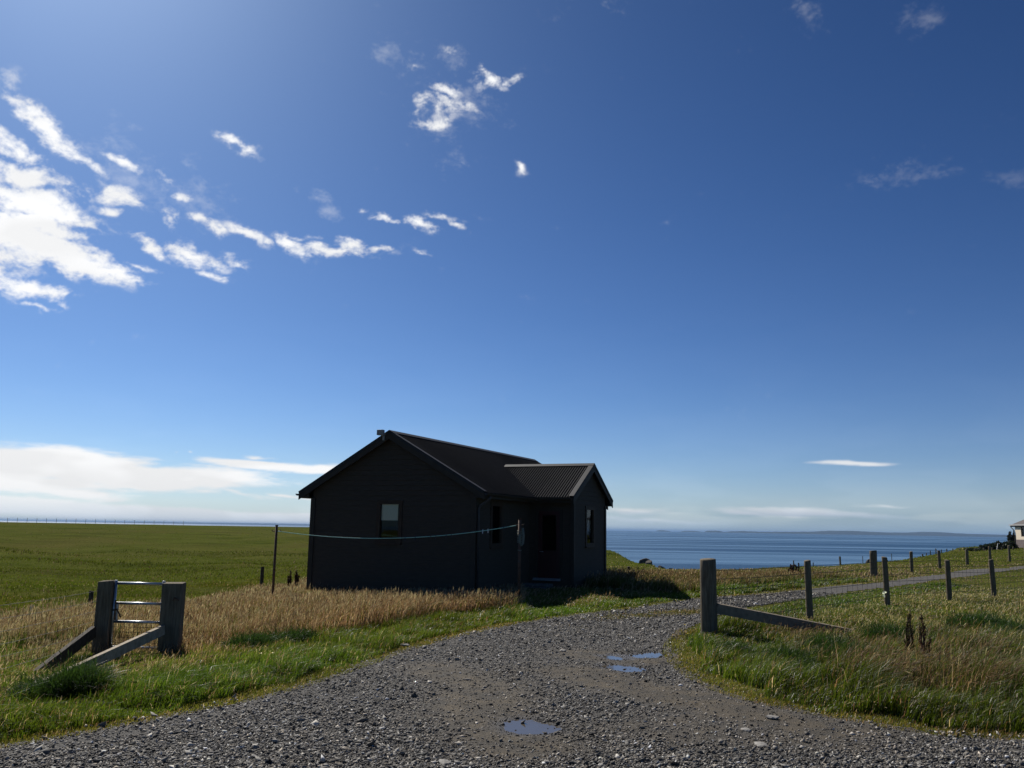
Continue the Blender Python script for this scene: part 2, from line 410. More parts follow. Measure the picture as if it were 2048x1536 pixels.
sd = np.where(cin, -cd_, cd_) + (fbm(cxy[:, 0], cxy[:, 1], .5, 60)-.5)*.35
keep = (sd < 0) & (np.hypot(cxy[:, 0], cxy[:, 1]) < 70)
tq = Q[keep]; used, inv = np.unique(tq, return_inverse=True); tv = V[used].copy(); tv[:, 2] += .008
tint = np.zeros((len(tv), 3)); tint[:, 0] = mudmask(tv[:, 0], tv[:, 1])
for vs in PW:                                     # soaked rim round each puddle
    q = np.where(np.hypot(tv[:, 0]-vs[:, 0].mean(), tv[:, 1]-vs[:, 1].mean()) < 1.5)[0]
    d_ = polydist(tv[q, 0], tv[q, 1], np.concatenate([vs, vs[:1]])); d_ = np.where(inpoly(tv[q, 0], tv[q, 1], vs), 0, d_)
    tint[q, 1] = np.maximum(tint[q, 1], np.clip(1.2-d_/.13+(fbm(tv[q, 0], tv[q, 1], .12, 97)-.5)*1.2, 0, 1))
tr_o = np_mesh('gravel_track', tv, inv.reshape(-1, 4), M['track'], tint, smooth=True)
tag(tr_o, 'grey gravel track with brown muddy patches curving past the black cabin', 'track', kind='structure')

SEA = -6.0
S = MB(); k = 60000
ys = [-k, 0, 200, 600, 2000, 6000, 20000, k]
for a_, b_ in zip(ys[:-1], ys[1:]):
    bb = len(S.v); S.v += [(-k, a_, SEA), (k, a_, SEA), (k, b_, SEA), (-k, b_, SEA)]; S.f.append((bb, bb+1, bb+2, bb+3))
tag(S.build('sea', M['sea']), 'calm blue sea with paler wind streaks out to the horizon', 'sea', kind='structure')

def island(prof, D, depth, label, cat='island'):
    # prof: list of (px, height in photo pixels above the sea horizon)
    px = np.linspace(prof[0][0], prof[-1][0], max(12, int((prof[-1][0]-prof[0][0])/3)))
    h = np.interp(px, *zip(*prof))
    h = h + (np.sin(px*.31)+np.sin(px*.83+1))*.22*np.minimum(1, h/2)
    rows = np.linspace(0, 1, 9); vs = []
    for q in rows:
        for p, hh in zip(px, h):
            d = D+(q-.15)*depth; x = bear(p, 1066)*D*(1+.2*(q-.3)*depth/D)
            z = SEA-1+(hh/FPX*D+7)*math.sin(min(1, q/.85)*math.pi*.5)**.8*(1 if q < .9 else .2) if hh > .05 else SEA-1
            vs.append((x, d, z))
    n_ = len(px); fs = [(r*n_+c_, r*n_+c_+1, (r+1)*n_+c_+1, (r+1)*n_+c_) for r in range(8) for c_ in range(n_-1)]
    o = MB().add(vs, fs).build('island', M['island'], smooth=True)
    return tag(o, label, cat, kind='structure')
island([(1545,0),(1570,1.5),(1600,2.2),(1650,3),(1690,4),(1725,6.5),(1770,6.8),(1800,5.5),(1850,4.5),(1900,5),(1925,7),(1945,7.4),(1965,6),(2010,4.5),(2100,3.5),(2300,0)], 8200, 1500, 'long low blue headland on the horizon beside the cream house')
island([(1465,0),(1480,1.5),(1505,2.6),(1520,2.2),(1560,1.2),(1600,0)], 9200, 700, 'low island left of the long headland on the horizon')
island([(1415,0),(1422,2.0),(1437,2.8),(1450,1.4),(1452,0)], 9400, 300, 'small dark humped islet alone on the horizon')
island([(1368,0),(1378,1.2),(1395,1.4),(1410,0)], 11000, 400, 'faint flat islet nearest to the pair of small islets')
island([(1318,0),(1325,1.6),(1335,1.7),(1345,0)], 11000, 400, 'faintest small islet on the horizon nearest the cabin porch')
island([(150,0),(250,2.0),(330,1.8),(480,2.6),(600,2.4),(800,2.0),(1000,0)], 16000, 2500, 'very faint far headland showing over the green field')

# ------------------------------------------------------------------ puddles
for (vs, zz, lab) in PW_ALL:
    mbp = MB().add([(v[0], v[1], zz) for v in vs], [tuple(range(len(vs)))])
    tag(mbp.build('puddle', M['puddle']), lab, 'puddle', kind='structure')

# ------------------------------------------------------------------ the cabin
TANP = math.tan(.5189); TH_H = .4194
CABW, CABL, OS, OF, ZE = 4.708, 9.17, .312, .185, 2.467
VP, WP, DP, OG, OSP = 3.355, 2.70, 1.27, .128, .36
ZR = ZE+TANP*(CABW/2+OS); ZPR = ZE+TANP*(WP/2+OSP)
cabin = empty('cabin', (-.8373, 21.2583, 0), -TH_H, label='black weatherboarded cabin with a small gabled porch beside the gravel track', cat='cabin')
RXC = np.array([math.cos(TH_H), -math.sin(TH_H)]); RYC = np.array([math.sin(TH_H), math.cos(TH_H)])
def to_cabin(x, y):
    qx, qy = x+.8373, y-21.2583
    return qx*RXC[0]+qy*RXC[1], qx*RYC[0]+qy*RYC[1]
def cab_w(x, y): return (-.8373+x*RXC[0]+y*RYC[0], 21.2583+x*RXC[1]+y*RYC[1])
BH = .128
def boards(org, dirv, nrm, length, z0, ztop, openings, limits=None):
    """weatherboards on one wall. limits(z)->(s0,s1) clips a gable. openings: (s0,s1,z0,z1)"""
    mb = MB(); o_, d_, n_ = Vector(org), Vector(dirv), Vector(nrm)
    cuts = sorted({z0, ztop} | {z for q in openings for z in q[2:]})
    zs = [z0]
    while zs[-1] < ztop-1e-4: zs.append(min(zs[-1]+BH, ztop))
    zs = sorted(set([round(z, 4) for z in zs]+[round(z, 4) for z in cuts]))
    for za, zb in zip(zs[:-1], zs[1:]):
        if zb-za < .004: continue
        k0 = int((za-z0)/BH+1e-3); f0 = ((za-z0)/BH-k0); f1 = min(1, f0+(zb-za)/BH)
        t0, t1 = .030-.018*f0, .030-.018*f1
        s0a, s1a = limits(za) if limits else (0, length); s0b, s1b = limits(zb) if limits else (0, length)
        if s1a-s0a < .02: continue
        if s1b < s0b: s0b = s1b = (s0b+s1b)/2
        segs = [(s0a, s1a, s0b, s1b)]
        for (a0, a1, q0, q1) in openings:
            if q0 < zb-1e-3 and q1 > za+1e-3:
                new = []
                for (p, q, r, s_) in segs:
                    if p < a0: new.append((p, min(q, a0), r, min(s_, a0)))
                    if q > a1: new.append((max(p, a1), q, max(r, a1), s_))
                segs = new
        for (p, q, r, s_) in segs:
            P = lambda s, tk, z: o_+d_*s+n_*tk+Vector((0, 0, z))
            mb.hexa([P(p, -.02, za), P(q, -.02, za), P(q, t0, za), P(p, t0, za), P(r, -.02, zb), P(s_, -.02, zb), P(s_, t1, zb), P(r, t1, zb)])
    return mb
zw = ZE-.137                                       # soffit level
gl_top = lambda s: ZE-.11+TANP*(OS+min(s, CABW-s))
def gl_lim(z):
    d = max(0, (z-(ZE-.11))/TANP-OS); return (d, CABW-d)
WIN_G = (-2.69, -2.04, 1.25, 2.228)                # gable window, local x range
op = [(WIN_G[0]+CABW, WIN_G[1]+CABW, WIN_G[2], WIN_G[3])]
boards((-CABW, 0, 0), (1, 0, 0), (0, -1, 0), CABW, -.3, ZE-.11+TANP*(OS+CABW/2), op, gl_lim).build('wall', M['wall'], cabin)
boards((-CABW, CABL, 0), (1, 0, 0), (0, 1, 0), CABW, -.3, ZE-.11+TANP*(OS+CABW/2), [], gl_lim).build('wall', M['wall'], cabin)
WIN_S = (.86, 1.50, 1.19, 2.225)
boards((0, 0, 0), (0, 1, 0), (1, 0, 0), VP, -.3, zw, [WIN_S]).build('wall', M['wall'], cabin)
boards((0, VP+WP, 0), (0, 1, 0), (1, 0, 0), CABL-VP-WP, -.3, zw, []).build('wall', M['wall'], cabin)
boards((-CABW, 0, 0), (0, 1, 0), (-1, 0, 0), CABL, -.3, zw, []).build('wall', M['wall'], cabin)
DOOR = (.25, .94, .27, 2.135)
boards((0, VP, 0), (1, 0, 0), (0, -1, 0), DP, -.3, zw, [DOOR]).build('porch_wall', M['wall'], cabin)
boards((0, VP+WP, 0), (1, 0, 0), (0, 1, 0), DP, -.3, zw, []).build('porch_wall', M['wall'], cabin)
WIN_P = (4.34, 5.02, 1.20, 2.225)
def pl_lim(z):
    d = max(0, (z-(ZE-.10))/TANP-OSP); return (d, WP-d)
boards((DP, VP, 0), (0, 1, 0), (1, 0, 0), WP, .25, ZE-.10+TANP*(OSP+WP/2), [(WIN_P[0]-VP, WIN_P[1]-VP, WIN_P[2], WIN_P[3])], pl_lim).build('porch_wall', M['wall'], cabin)
MB().box((DP-.03, VP, -.3), (DP+.016, VP+WP, .249)).build('plinth_board', M['trim'], cabin)
# inner lining keeps the rooms dark
MB().box((-CABW+.05, .045, -.3), (-CABW+.06, CABL-.045, zw)).build('inner_lining', M['trim'], cabin)
MB().box((-CABW+.06, 3.0, -.3), (-.03, 3.02, zw)).build('inner_lining', M['trim'], cabin)
# corner boards
for (x0, y0, x1, y1, zt) in ((-.085, -.052, .052, -.03, zw), (.03, -.03, .052, .085, zw), (-CABW-.052, -.052, -CABW+.085, -.03, zw), (-CABW-.052, -.03, -CABW-.03, .085, zw),
                             (DP+.03, VP-.052, DP+.052, VP+.06, zw), (DP-.06, VP-.052, DP+.03, VP-.03, zw), (DP+.03, VP+WP-.06, DP+.052, VP+WP+.052, zw), (DP-.06, VP+WP+.03, DP+.03, VP+WP+.052, zw)):
    MB().box((x0, y0, -.3), (x1, y1, zt)).build('corner_board', M['trim'], cabin)
# corrugated roofs
PITCHC, AMP = .076, .0135
def corr(n0, n1, fn, rows, name):
    """columns from n0..n1 along the ridge; fn(s)->(lower point, upper point, normal)"""
    cnt = int((n1-n0)/PITCHC*8); mb = MB(); C_ = np.linspace(n0, n1, cnt)
    for s in C_:
        lo, hi, nr = fn(s); off = AMP*math.sin(2*math.pi*s/PITCHC)
        mb.v.append(tuple(Vector(lo)+Vector(nr)*off)); mb.v.append(tuple(Vector(hi)+Vector(nr)*off))
    for q in range(cnt-1): mb.f.append((2*q, 2*q+2, 2*q+3, 2*q+1))
    return mb.build(name, M['roofm'], cabin, smooth=True)
ct, snp = math.cos(.5189), math.sin(.5189)
corr(-OF, CABL+.19, lambda s: ((OS+.03, s, ZE-.03*TANP), (-CABW/2, s, ZR), (snp, 0, ct)), 2, 'roof')
corr(-OF, CABL+.19, lambda s: ((-CABW-OS-.03, s, ZE-.03*TANP), (-CABW/2, s, ZR), (-snp, 0, ct)), 2, 'roof')
yE0, yMid, yE1 = VP-OSP, VP+WP/2, VP+WP+OSP
xv = lambda y: OS-(y-yE0)                          # valley x on the near slope
def pn(s):
    y0 = max(yE0-.03, yE0+(OS-s)) if s < OS else yE0-.03
    return ((s, y0, ZE+TANP*(y0-yE0)+.012), (s, yMid, ZPR+.012), (0, -snp, ct))
def pf(s):
    y0 = min(yE1+.03, yE1-(OS-s)) if s < OS else yE1+.03
    return ((s, y0, ZE+TANP*(yE1-y0)+.012), (s, yMid, ZPR+.012), (0, snp, ct))
X_IN = OS-(yMid-yE0)
corr(X_IN+.02, DP+OG, pn, 2, 'porch_roof'); corr(X_IN+.02, DP+OG, pf, 2, 'porch_roof')
# roof decks (the thickness under the sheets)
dk = MB()
for sx in (1, -1):
    e = OS if sx > 0 else -CABW-OS
    p = [(e, -OF+.02, ZE-.075), (-CABW/2, -OF+.02, ZR-.075), (-CABW/2, CABL+.17, ZR-.075), (e, CABL+.17, ZE-.075)]
    dk.hexa([*p, *[(a_, b_, c_+.055) for a_, b_, c_ in p]])
dk.build('roof_deck', M['trim'], cabin)
dk = MB()
for e in (yE0, yE1):
    p = [(OS-.05, e, ZE-.063), (DP+OG-.02, e, ZE-.063), (DP+OG-.02, yMid, ZPR-.063), (OS-.05, yMid, ZPR-.063)]
    dk.hexa([*p, *[(a_, b_, c_+.055) for a_, b_, c_ in p]])
dk.build('roof_deck', M['trim'], cabin)
# bargeboards and verge flashings
def barge(p0, p1, out, name_b='bargeboard', h=.17):
    p0, p1, out = Vector(p0), Vector(p1), Vector(out); d = Vector((0, 0, -h))
    q = [p0+d, p1+d, p1+d+out*.024, p0+d+out*.024]; MB().hexa([*q, *[v-d*.98 for v in q]]).build(name_b, M['trim'], cabin)
def flash(p0, p1, out, inn, nr):
    p0, p1, out, inn, nr = map(Vector, (p0, p1, out, inn, nr))
    q = [p0+nr*.012+inn*.11, p1+nr*.012+inn*.11, p1+nr*.012+out*.03, p0+nr*.012+out*.03]
    m_ = MB().hexa([*q, *[v+nr*.012 for v in q]])
    q = [p0+out*.026-nr*.05, p1+out*.026-nr*.05, p1+out*.034-nr*.05, p0+out*.034-nr*.05]
    m_.hexa([*q, *[v+nr*.0615 for v in q]]); m_.build('verge_flashing', M['flash'], cabin)
for e, nrm in ((OS+.02, (snp, 0, ct)), (-CABW-OS-.02, (-snp, 0, ct))):
    barge((e, -OF, ZE-.02), (-CABW/2, -OF, ZR-.02), (0, -1, 0)); flash((e, -OF, ZE), (-CABW/2, -OF, ZR), (0, -1, 0), (0, 1, 0), nrm)
    barge((e, CABL+.19, ZE-.02), (-CABW/2, CABL+.19, ZR-.02), (0, 1, 0)); flash((e, CABL+.19, ZE), (-CABW/2, CABL+.19, ZR), (0, 1, 0), (0, -1, 0), nrm)
for e, nrm in ((yE0-.02, (0, -snp, ct)), (yE1+.02, (0, snp, ct))):
    barge((DP+OG, e, ZE-.02), (DP+OG, yMid, ZPR-.02), (1, 0, 0)); flash((DP+OG, e, ZE+.012), (DP+OG, yMid, ZPR+.012), (1, 0, 0), (-1, 0, 0), nrm)
# ridge caps
def ridge(p0, p1, sdir):
    p0, p1, sdir = map(Vector, (p0, p1, sdir)); mb = MB()
    for sg in (1, -1):
        lo = sdir*sg*.13+Vector((0, 0, -.13*TANP)); up = Vector((0, 0, .022))
        q = [p0+up, p1+up, p1+lo+up, p0+lo+up]; u2 = Vector((0, 0, .012)); mb.hexa([*q, *[v+u2 for v in q]])
    mb.build('ridge_cap', M['flash'], cabin)
ridge((-CABW/2, -OF-.03, ZR), (-CABW/2, CABL+.22, ZR), (1, 0, 0)); ridge((X_IN+.05, yMid, ZPR+.012), (DP+OG+.03, yMid, ZPR+.012), (0, 1, 0))
# soffits, fascias
mb = MB(); mb.box((.033, -OF+.03, zw-.002), (OS-.006, yE0-.01, zw+.012)).box((.033, yE1+.01, zw-.002), (OS-.006, CABL+.16, zw+.012)).box((-CABW-OS+.006, -OF+.03, zw-.002), (-CABW-.033, CABL+.16, zw+.012))
mb.box((OS-.02, yE0+.006, zw-.001), (DP+OG-.03, VP-.033, zw+.011)).box((OS-.02, VP+WP+.033, zw-.001), (DP+OG-.03, yE1-.006, zw+.011)); mb.build('soffit', M['trim'], cabin)
MB().box((OS-.004, -OF+.01, zw-.012), (OS+.018, yE0, ZE-.03)).build('fascia', M['trim'], cabin)
MB().box((-CABW-OS-.018, -OF+.01, zw-.012), (-CABW-OS+.004, CABL+.16, ZE-.03)).build('fascia', M['trim'], cabin)
MB().box((OS+.02, yE0-.018, zw-.012), (DP+OG-.01, yE0+.004, ZE-.03)).build('fascia', M['trim'], cabin)
MB().box((OS+.02, yE1-.004, zw-.012), (DP+OG-.01, yE1+.018, ZE-.03)).build('fascia', M['trim'], cabin)
for a_, b_ in (((-.032), -OF+.028), ((-CABW-OS+.01), -OF+.028)):
    MB().box((a_ if a_ < -1 else .032, b_, zw+.014), ((-CABW-.032) if a_ < -1 else OS-.01, b_+.014, ZE-.02)).build('eave_end', M['trim'], cabin)
def gutter(p0, p1, r=.05):
    mb = MB(); p0, p1 = Vector(p0), Vector(p1); d = (p1-p0).normalized(); s = d.cross(Vector((0, 0, 1))); N_ = 8
    for rad in (r, r-.006):
        for p in (p0, p1):
            for k_ in range(N_+1):
                a_ = math.pi*k_/N_; mb.v.append(tuple(p+s*math.cos(a_)*rad+Vector((0, 0, -math.sin(a_)*rad))))
    n1 = N_+1
    for k_ in range(N_):
        mb.f.append((k_, k_+1, n1+k_+1, n1+k_)); mb.f.append((2*n1+k_, 3*n1+k_, 3*n1+k_+1, 2*n1+k_+1))
        mb.f.append((k_, 2*n1+k_, 2*n1+k_+1, k_+1)); mb.f.append((n1+k_, n1+k_+1, 3*n1+k_+1, 3*n1+k_))
    mb.f += [(0, n1, 3*n1, 2*n1), (N_, 2*n1+N_, 3*n1+N_, n1+N_)]
    return mb.build('gutter', M['trim'], cabin, smooth=False)
gutter((OS+.072, -OF-.02, ZE-.035), (OS+.072, yE0+.05, ZE-.055)); gutter((OS+.13, yE0-.072, ZE-.04), (DP+OG, yE0-.072, ZE-.04))
gutter((-CABW-OS-.072, CABL+.19, ZE-.035), (-CABW-OS-.072, -OF-.02, ZE-.035))
dp_ = MB().tube([(OS+.07, .02, ZE-.09), (OS+.06, .02, ZE-.17), (.11, .03, ZE-.33), (.085, .03, ZE-.42), (.085, .03, .05)], .03, 10)
dp_.build('downpipe', simple('grey_downpipe', (.045, .045, .047), (.06, .06, .062), 8, .5), cabin, smooth=True)
# windows
def window(axis, a0, a1, z0, z1, face, nsign, blind=None, name='window'):
    """axis 'y': wall plane y=face spanning x; axis 'x': wall plane x=face spanning y"""
    def P(s, dpt, z): return (s, face+nsign*dpt, z) if axis == 'y' else (face+nsign*dpt, s, z)
    def bx(mb, s0, s1, d0, d1, za, zb):
        p, q = P(s0, d0, za), P(s1, d1, zb); lo = tuple(map(min, p, q)); hi = tuple(map(max, p, q)); return mb.box(lo, hi)
    f = MB(); w = .075
    bx(f, a0-.045, a0+w-.02, -.03, .044, z0-.03, z1+.045); bx(f, a1-w+.02, a1+.045, -.03, .044, z0-.03, z1+.045)
    bx(f, a0+w-.02, a1-w+.02, -.03, .042, z1-w+.02, z1+.043); bx(f, a0+w-.02, a1-w+.02, -.03, .042, z0-.028, z0+w-.02)
    fr = f.build('window', M['frame'], cabin)
    sl = MB(); bx(sl, a0-.05, a1+.05, .0, .075, z0-.075, z0-.032); sl.build('sill', M['frame'], fr)
    pn_ = MB(); bx(pn_, a0+w-.02, a1-w+.02, -.012, -.006, z0+w-.02, z1-w+.02); pn_.build('pane', M['glass'], fr)
    if blind:
        b_ = MB(); bx(b_, blind[0], blind[1], -.045, -.035, blind[2], blind[3]); b_.build('blind', M['blind'], fr)
    return fr
window('y', *WIN_G, 0, -1, (WIN_G[0]+.055, WIN_G[1]-.12, 1.775, WIN_G[3]-.045))
window('x', *WIN_S, 0, 1, (1.10, WIN_S[1]-.05, 1.75, WIN_S[3]-.05))  # pale panel in this window is added for a narrow strip of reflection
window('x', *WIN_P, DP, 1)
# door
f = MB().box((DOOR[0]-.05, VP-.044, DOOR[2]), (DOOR[0]+.03, VP+.03, DOOR[3]+.05)).box((DOOR[1]-.03, VP-.044, DOOR[2]), (DOOR[1]+.05, VP+.03, DOOR[3]+.05)).box((DOOR[0]+.03, VP-.042, DOOR[3]-.03), (DOOR[1]-.03, VP+.03, DOOR[3]+.048))
f.build('door_frame', M['trim'], cabin)
dr = MB().box((DOOR[0]+.03, VP-.016, DOOR[2]+.03), (DOOR[1]-.03, VP+.02, 1.05)).box((DOOR[0]+.03, VP-.016, 1.05), (DOOR[0]+.14, VP+.02, DOOR[3]-.03)).box((DOOR[1]-.14, VP-.016, 1.05), (DOOR[1]-.03, VP+.02, DOOR[3]-.03)).box((DOOR[0]+.14, VP-.016, DOOR[3]-.15), (DOOR[1]-.14, VP+.02, DOOR[3]-.03))
dr.box((DOOR[0]+.12, VP-.024, .42), (DOOR[1]-.12, VP-.0165, .95))
dr = dr.build('door', M['reddoor'], cabin)
MB().box((DOOR[0]+.14, VP-.004, 1.05), (DOOR[1]-.14, VP+.004, DOOR[3]-.15)).build('pane', M['glass'], dr)
MB().tube([(DOOR[0]+.09, VP-.017, 1.02), (DOOR[0]+.09, VP-.06, 1.02), (DOOR[0]+.2, VP-.06, 1.02)], .009, 8).build('handle', M['galv'], dr, smooth=True)
MB().hexa([(.165, VP-.14, .262), (.94, VP-.14, .262), (.94, VP-.046, .262), (.165, VP-.046, .262), (.165, VP-.14, .275), (.94, VP-.14, .275), (.94, VP-.046, .325), (.165, VP-.046, .325)]).build('door_sill', M['alu'], cabin)
# light at the gable top
lg = MB().box((-2.63, -OF-.17, 3.885), (-2.46, -OF-.06, 4.02)).build('security_light', M['greyplastic'], cabin, bevel=.008)
MB().box((-2.525, -OF-.055, 3.76), (-2.475, -OF-.026, 3.9)).box((-2.515, -OF-.10, 3.862), (-2.485, -OF-.03, 3.884)).build('bracket', M['greyplastic'], lg)
MB().box((-2.615, -OF-.176, 3.90), (-2.475, -OF-.1705, 4.005)).build('lens', M['alu'], lg)
# step in front of the porch door
sx, sy = cab_w(.40, 2.83)
stp = empty('door_step', (sx, sy, 0), -TH_H, label='low concrete step on the ground below the red cabin door', cat='step')
MB().box((-.50, -.38, -.1), (.42, .42, .12)).build('slab', M['concrete'], stp, bevel=.02)
MB().box((-.40, .02, .121), (.36, .44, .19)).build('upper_slab', M['concrete'], stp, bevel=.015)
# ornament behind the porch window
ox, oy = cab_w(DP-.12, 4.68)
om = MB(); prof = [(.0, .0), (.055, .0), (.07, .06), (.06, .13), (.025, .17), (.02, .2), (.045, .22), (.04, .26), (.0, .285)]
for r_, z_ in prof:
    for k_ in range(12): om.v.append((r_*math.cos(k_*math.pi/6), r_*math.sin(k_*math.pi/6), z_))
for q in range(len(prof)-1):
    for k_ in range(12): om.f.append((q*12+k_, q*12+(k_+1) % 12, (q+1)*12+(k_+1) % 12, (q+1)*12+k_))
orn = om.build('ornament', M['ornament'], smooth=True); orn.location = (ox, oy, 1.25); tag(orn, 'pale pottery ornament standing inside the porch window', 'ornament')
MB().box((DP-.25, WIN_P[0]-.05, 1.225), (DP-.032, WIN_P[1]+.05, 1.249)).build('window_board', M['frame'], cabin)

# ------------------------------------------------------------------ clothes line
def pole(px, D, ty, label, r):
    x, y, z = at(px, D); hz = topz(px+3, ty, D)-z
    p = empty('clothes_pole', (x, y, z), label=label, cat='clothes pole', group='clothes line poles')
    MB().tube([(0, 0, -.2), (0, 0, hz)], r, 10).build('shaft', M['rust'], p, smooth=True)
    MB().tube([(0, 0, hz), (0, 0, hz+.012)], r*1.35, 10).build('cap', M['rust'], p)
    a_ = MB().tube([(-.09, 0, hz-.14), (.09, 0, hz-.13)], .011, 8); a_.tube([(-.085, 0, hz-.14), (-.10, 0, hz-.11), (-.115, 0, hz-.13)], .008, 6); a_.tube([(.085, 0, hz-.13), (.10, 0, hz-.10), (.115, 0, hz-.12)], .008, 6)
    a_.build('cross_hook', M['rust'], p)
    return p, Vector((x, y, z+hz-.13)), z+hz
pR, hookR, ztR = pole(1039.5, 20.3, 1038, 'rusty clothes line pole with rope wound round it by the porch', .037)
pL, hookL, ztL = pole(553, 21.3, 1051, 'thin rusty clothes line pole left of the cabin gable', .030)
cat = []
for k_ in range(49):
    u = k_/48; p = hookL.lerp(hookR, u); p.z -= 4*.235*u*(1-u); cat.append(p)
ln = MB().tube([tuple(p) for p in cat], .0085, 6).build('clothes_line', M['rope'], smooth=True)
tag(ln, 'green clothes line sagging between the two rusty poles', 'clothes line')
def on_line(px):
    best = min(range(49), key=lambda k_: abs(1024+FPX*np.dot(np.array(cat[k_])-[0, 0, H], RT)/np.dot(np.array(cat[k_])-[0, 0, H], FW)-px)); return cat[best]
peg_specs = [(808, 'd'), (833, 'd'), (860, 'd'), (871, 'd'), (891, 'd'), (902, 'd'), (967, 'w'), (974, 'w'), (1012, 'd')]
peglab = ['first dark peg on the left half of the clothes line', 'lone dark peg left of the close pair on the line', 'left peg of the close dark pair on the clothes line', 'right peg of the close dark pair on the clothes line',
          'dark peg just right of the close dark pair', 'dark peg left of the two white pegs', 'left one of the two white pegs on the line', 'right one of the two white pegs on the line', 'dark peg closest to the right clothes pole']
ldir = (hookR-hookL).normalized()
for (px, kd), lab in zip(peg_specs, peglab):
    p = on_line(px); tilt = random.uniform(-.5, .5)
    pe = empty('clothes_peg', tuple(p), math.atan2(ldir.y, ldir.x), label=lab, cat='clothes peg', group='pegs on the clothes line'); pe.rotation_euler[0] = tilt
    mt_ = M['white'] if kd == 'w' else M['pegdark']
    for s_ in (-1, 1): MB().beam((0, s_*.007, .03), (0, s_*.011, -.065), .014, .009, (0, 1, 0)).build('prong', mt_, pe)
rp = MB()                                          # rope wound on the right pole
pts = []
for k_ in range(70):
    a_ = k_*.75; zz = -.10-.30*k_/70; pts.append((.048*math.cos(a_), .048*math.sin(a_), zz))
rp.tube(pts, .010, 6)
for k_ in range(4):
    o_ = .05+.012*k_; rp.tube([(o_, -.02, -.05), (o_+.02, -.035, -.22), (o_+.01, -.03, -.40), (o_-.03, -.045, -.46), (o_-.06, -.04, -.38), (o_-.07, -.035, -.2)], .008, 6)
rp.tube([(-.04, -.03, -.55), (.02, -.045, -.56), (.045, -.02, -.55)], .009, 6)
ro = rp.build('rope_coil', M['ropegrey'], smooth=True); ro.location = (hookR.x, hookR.y, hookR.z-.02); tag(ro, 'faded spare rope wound and looped on the right clothes pole', 'rope')

# ------------------------------------------------------------------ fences
def round_post(parent, x, y, z, h, r, tilt=(0, 0), mat='wood', name='post', seg=14, base=None):
    """x,y,z relative to parent"""
    mb = MB(); n_ = seg; lv = [(-.3, 1.03), (.15*h, 1.02), (.5*h, 1.0), (.85*h, .98), (h-.012, .97), (h, .9)]
    ph = random.uniform(0, 6)
    for q, (zz, k_) in enumerate(lv):
        for a in range(n_):
            t_ = 2*math.pi*a/n_; rad = r*k_*(1+.05*math.sin(2*t_+ph)+.03*math.sin(5*t_+ph*2))
            mb.v.append((x+rad*math.cos(t_)+tilt[0]*zz, y+rad*math.sin(t_)+tilt[1]*zz, z+zz+(.012*math.sin(t_+ph) if q >= 4 else 0)))
    for q in range(len(lv)-1):
        for a in range(n_): mb.f.append((q*n_+a, q*n_+(a+1) % n_, (q+1)*n_+(a+1) % n_, (q+1)*n_+a))
    mb.f.append(tuple((len(lv)-1)*n_+a for a in range(n_)))
    return mb.build(name, M[mat], parent, smooth=True)
def wires(parent, pts, heights, r=.0022, net=None):
    """pts: list of (x,y,z) local ground points at posts; one mesh for each wire"""
    for hh in heights:
        mb = MB(); P = []
        for (a, b) in zip(pts[:-1], pts[1:]):
            for k_ in range(5):
                u = k_/5; P.append((a[0]+(b[0]-a[0])*u, a[1]+(b[1]-a[1])*u, a[2]+(b[2]-a[2])*u+hh-.02*4*u*(1-u)*(.3+.7*random.random())))
        P.append((pts[-1][0], pts[-1][1], pts[-1][2]+hh)); mb.tube(P, r, 5); mb.build('wire', M['wire'], parent)
    if net:
        mb = MB(); P = []
        for (a, b) in zip(pts[:-1], pts[1:]):
            L = math.hypot(b[0]-a[0], b[1]-a[1]); n_ = max(1, int(L/net[2]))
            for k_ in range(1, n_):
                u = k_/n_; p = (a[0]+(b[0]-a[0])*u, a[1]+(b[1]-a[1])*u, a[2]+(b[2]-a[2])*u); q = [(p[0], p[1], p[2]+net[0]), (p[0], p[1], p[2]+net[1])]
                P += q if k_ % 2 else q[::-1]
        mb.tube(P, r*.6, 4)
        mb.build('wire_net', M['wire'], parent)
def fence(label, posts, heights, name='wire_fence', r=.0022, net=None, mat='wood', cat='fence'):
    """posts: (px, D, topy, radius[, mat])"""
    x0, y0, z0 = at(posts[0][0], posts[0][1]); f = empty(name, (x0, y0, z0), label=label, cat=cat); P = []
    for p in posts:
        x, y, z = at(p[0], p[1]); hh = topz(p[0], p[2], p[1])-z
        tl = (random.uniform(-.02, .02), random.uniform(-.02, .02))
        round_post(f, x-x0, y-y0, z-z0, max(.3, hh), p[3], tl, p[4] if len(p) > 4 else mat); P.append((x-x0, y-y0+p[3], z-z0))
    if heights: wires(f, P, heights, r, net)
    return f, P
# right-hand verge fence with its strainer post and brace
dg = lambda px, py: gnd(px, py)[1]
rf_posts = [(1414,14.3,1118,.128),(1613,dg(1613,1238),1121,.064),(1767,dg(1767,1211),1114,.068),(1890,22.6,1120,.066),(1979,25.4,1119,.066),(2075,28.5,1117,.066),(2160,32,1114,.066)]
rf, rfp = fence('stock fence with a thick strainer post and sloping brace on the right verge', rf_posts, (1.0, .86, .70, .54, .38, .22), net=(.1, .86, .3), r=.0048)
bx0 = Vector((rfp[0][0]+.12, rfp[0][1]-.13, .46)); ex, ey = gnd(1700, 1272); x0, y0, z0 = at(1414, 14.3)
MB().beam(bx0+Vector((0, 0, -.03)), (ex-x0, ey-y0, .035-z0), .075, .155, (0, -.16, 1)).build('brace', M['brace'], rf)
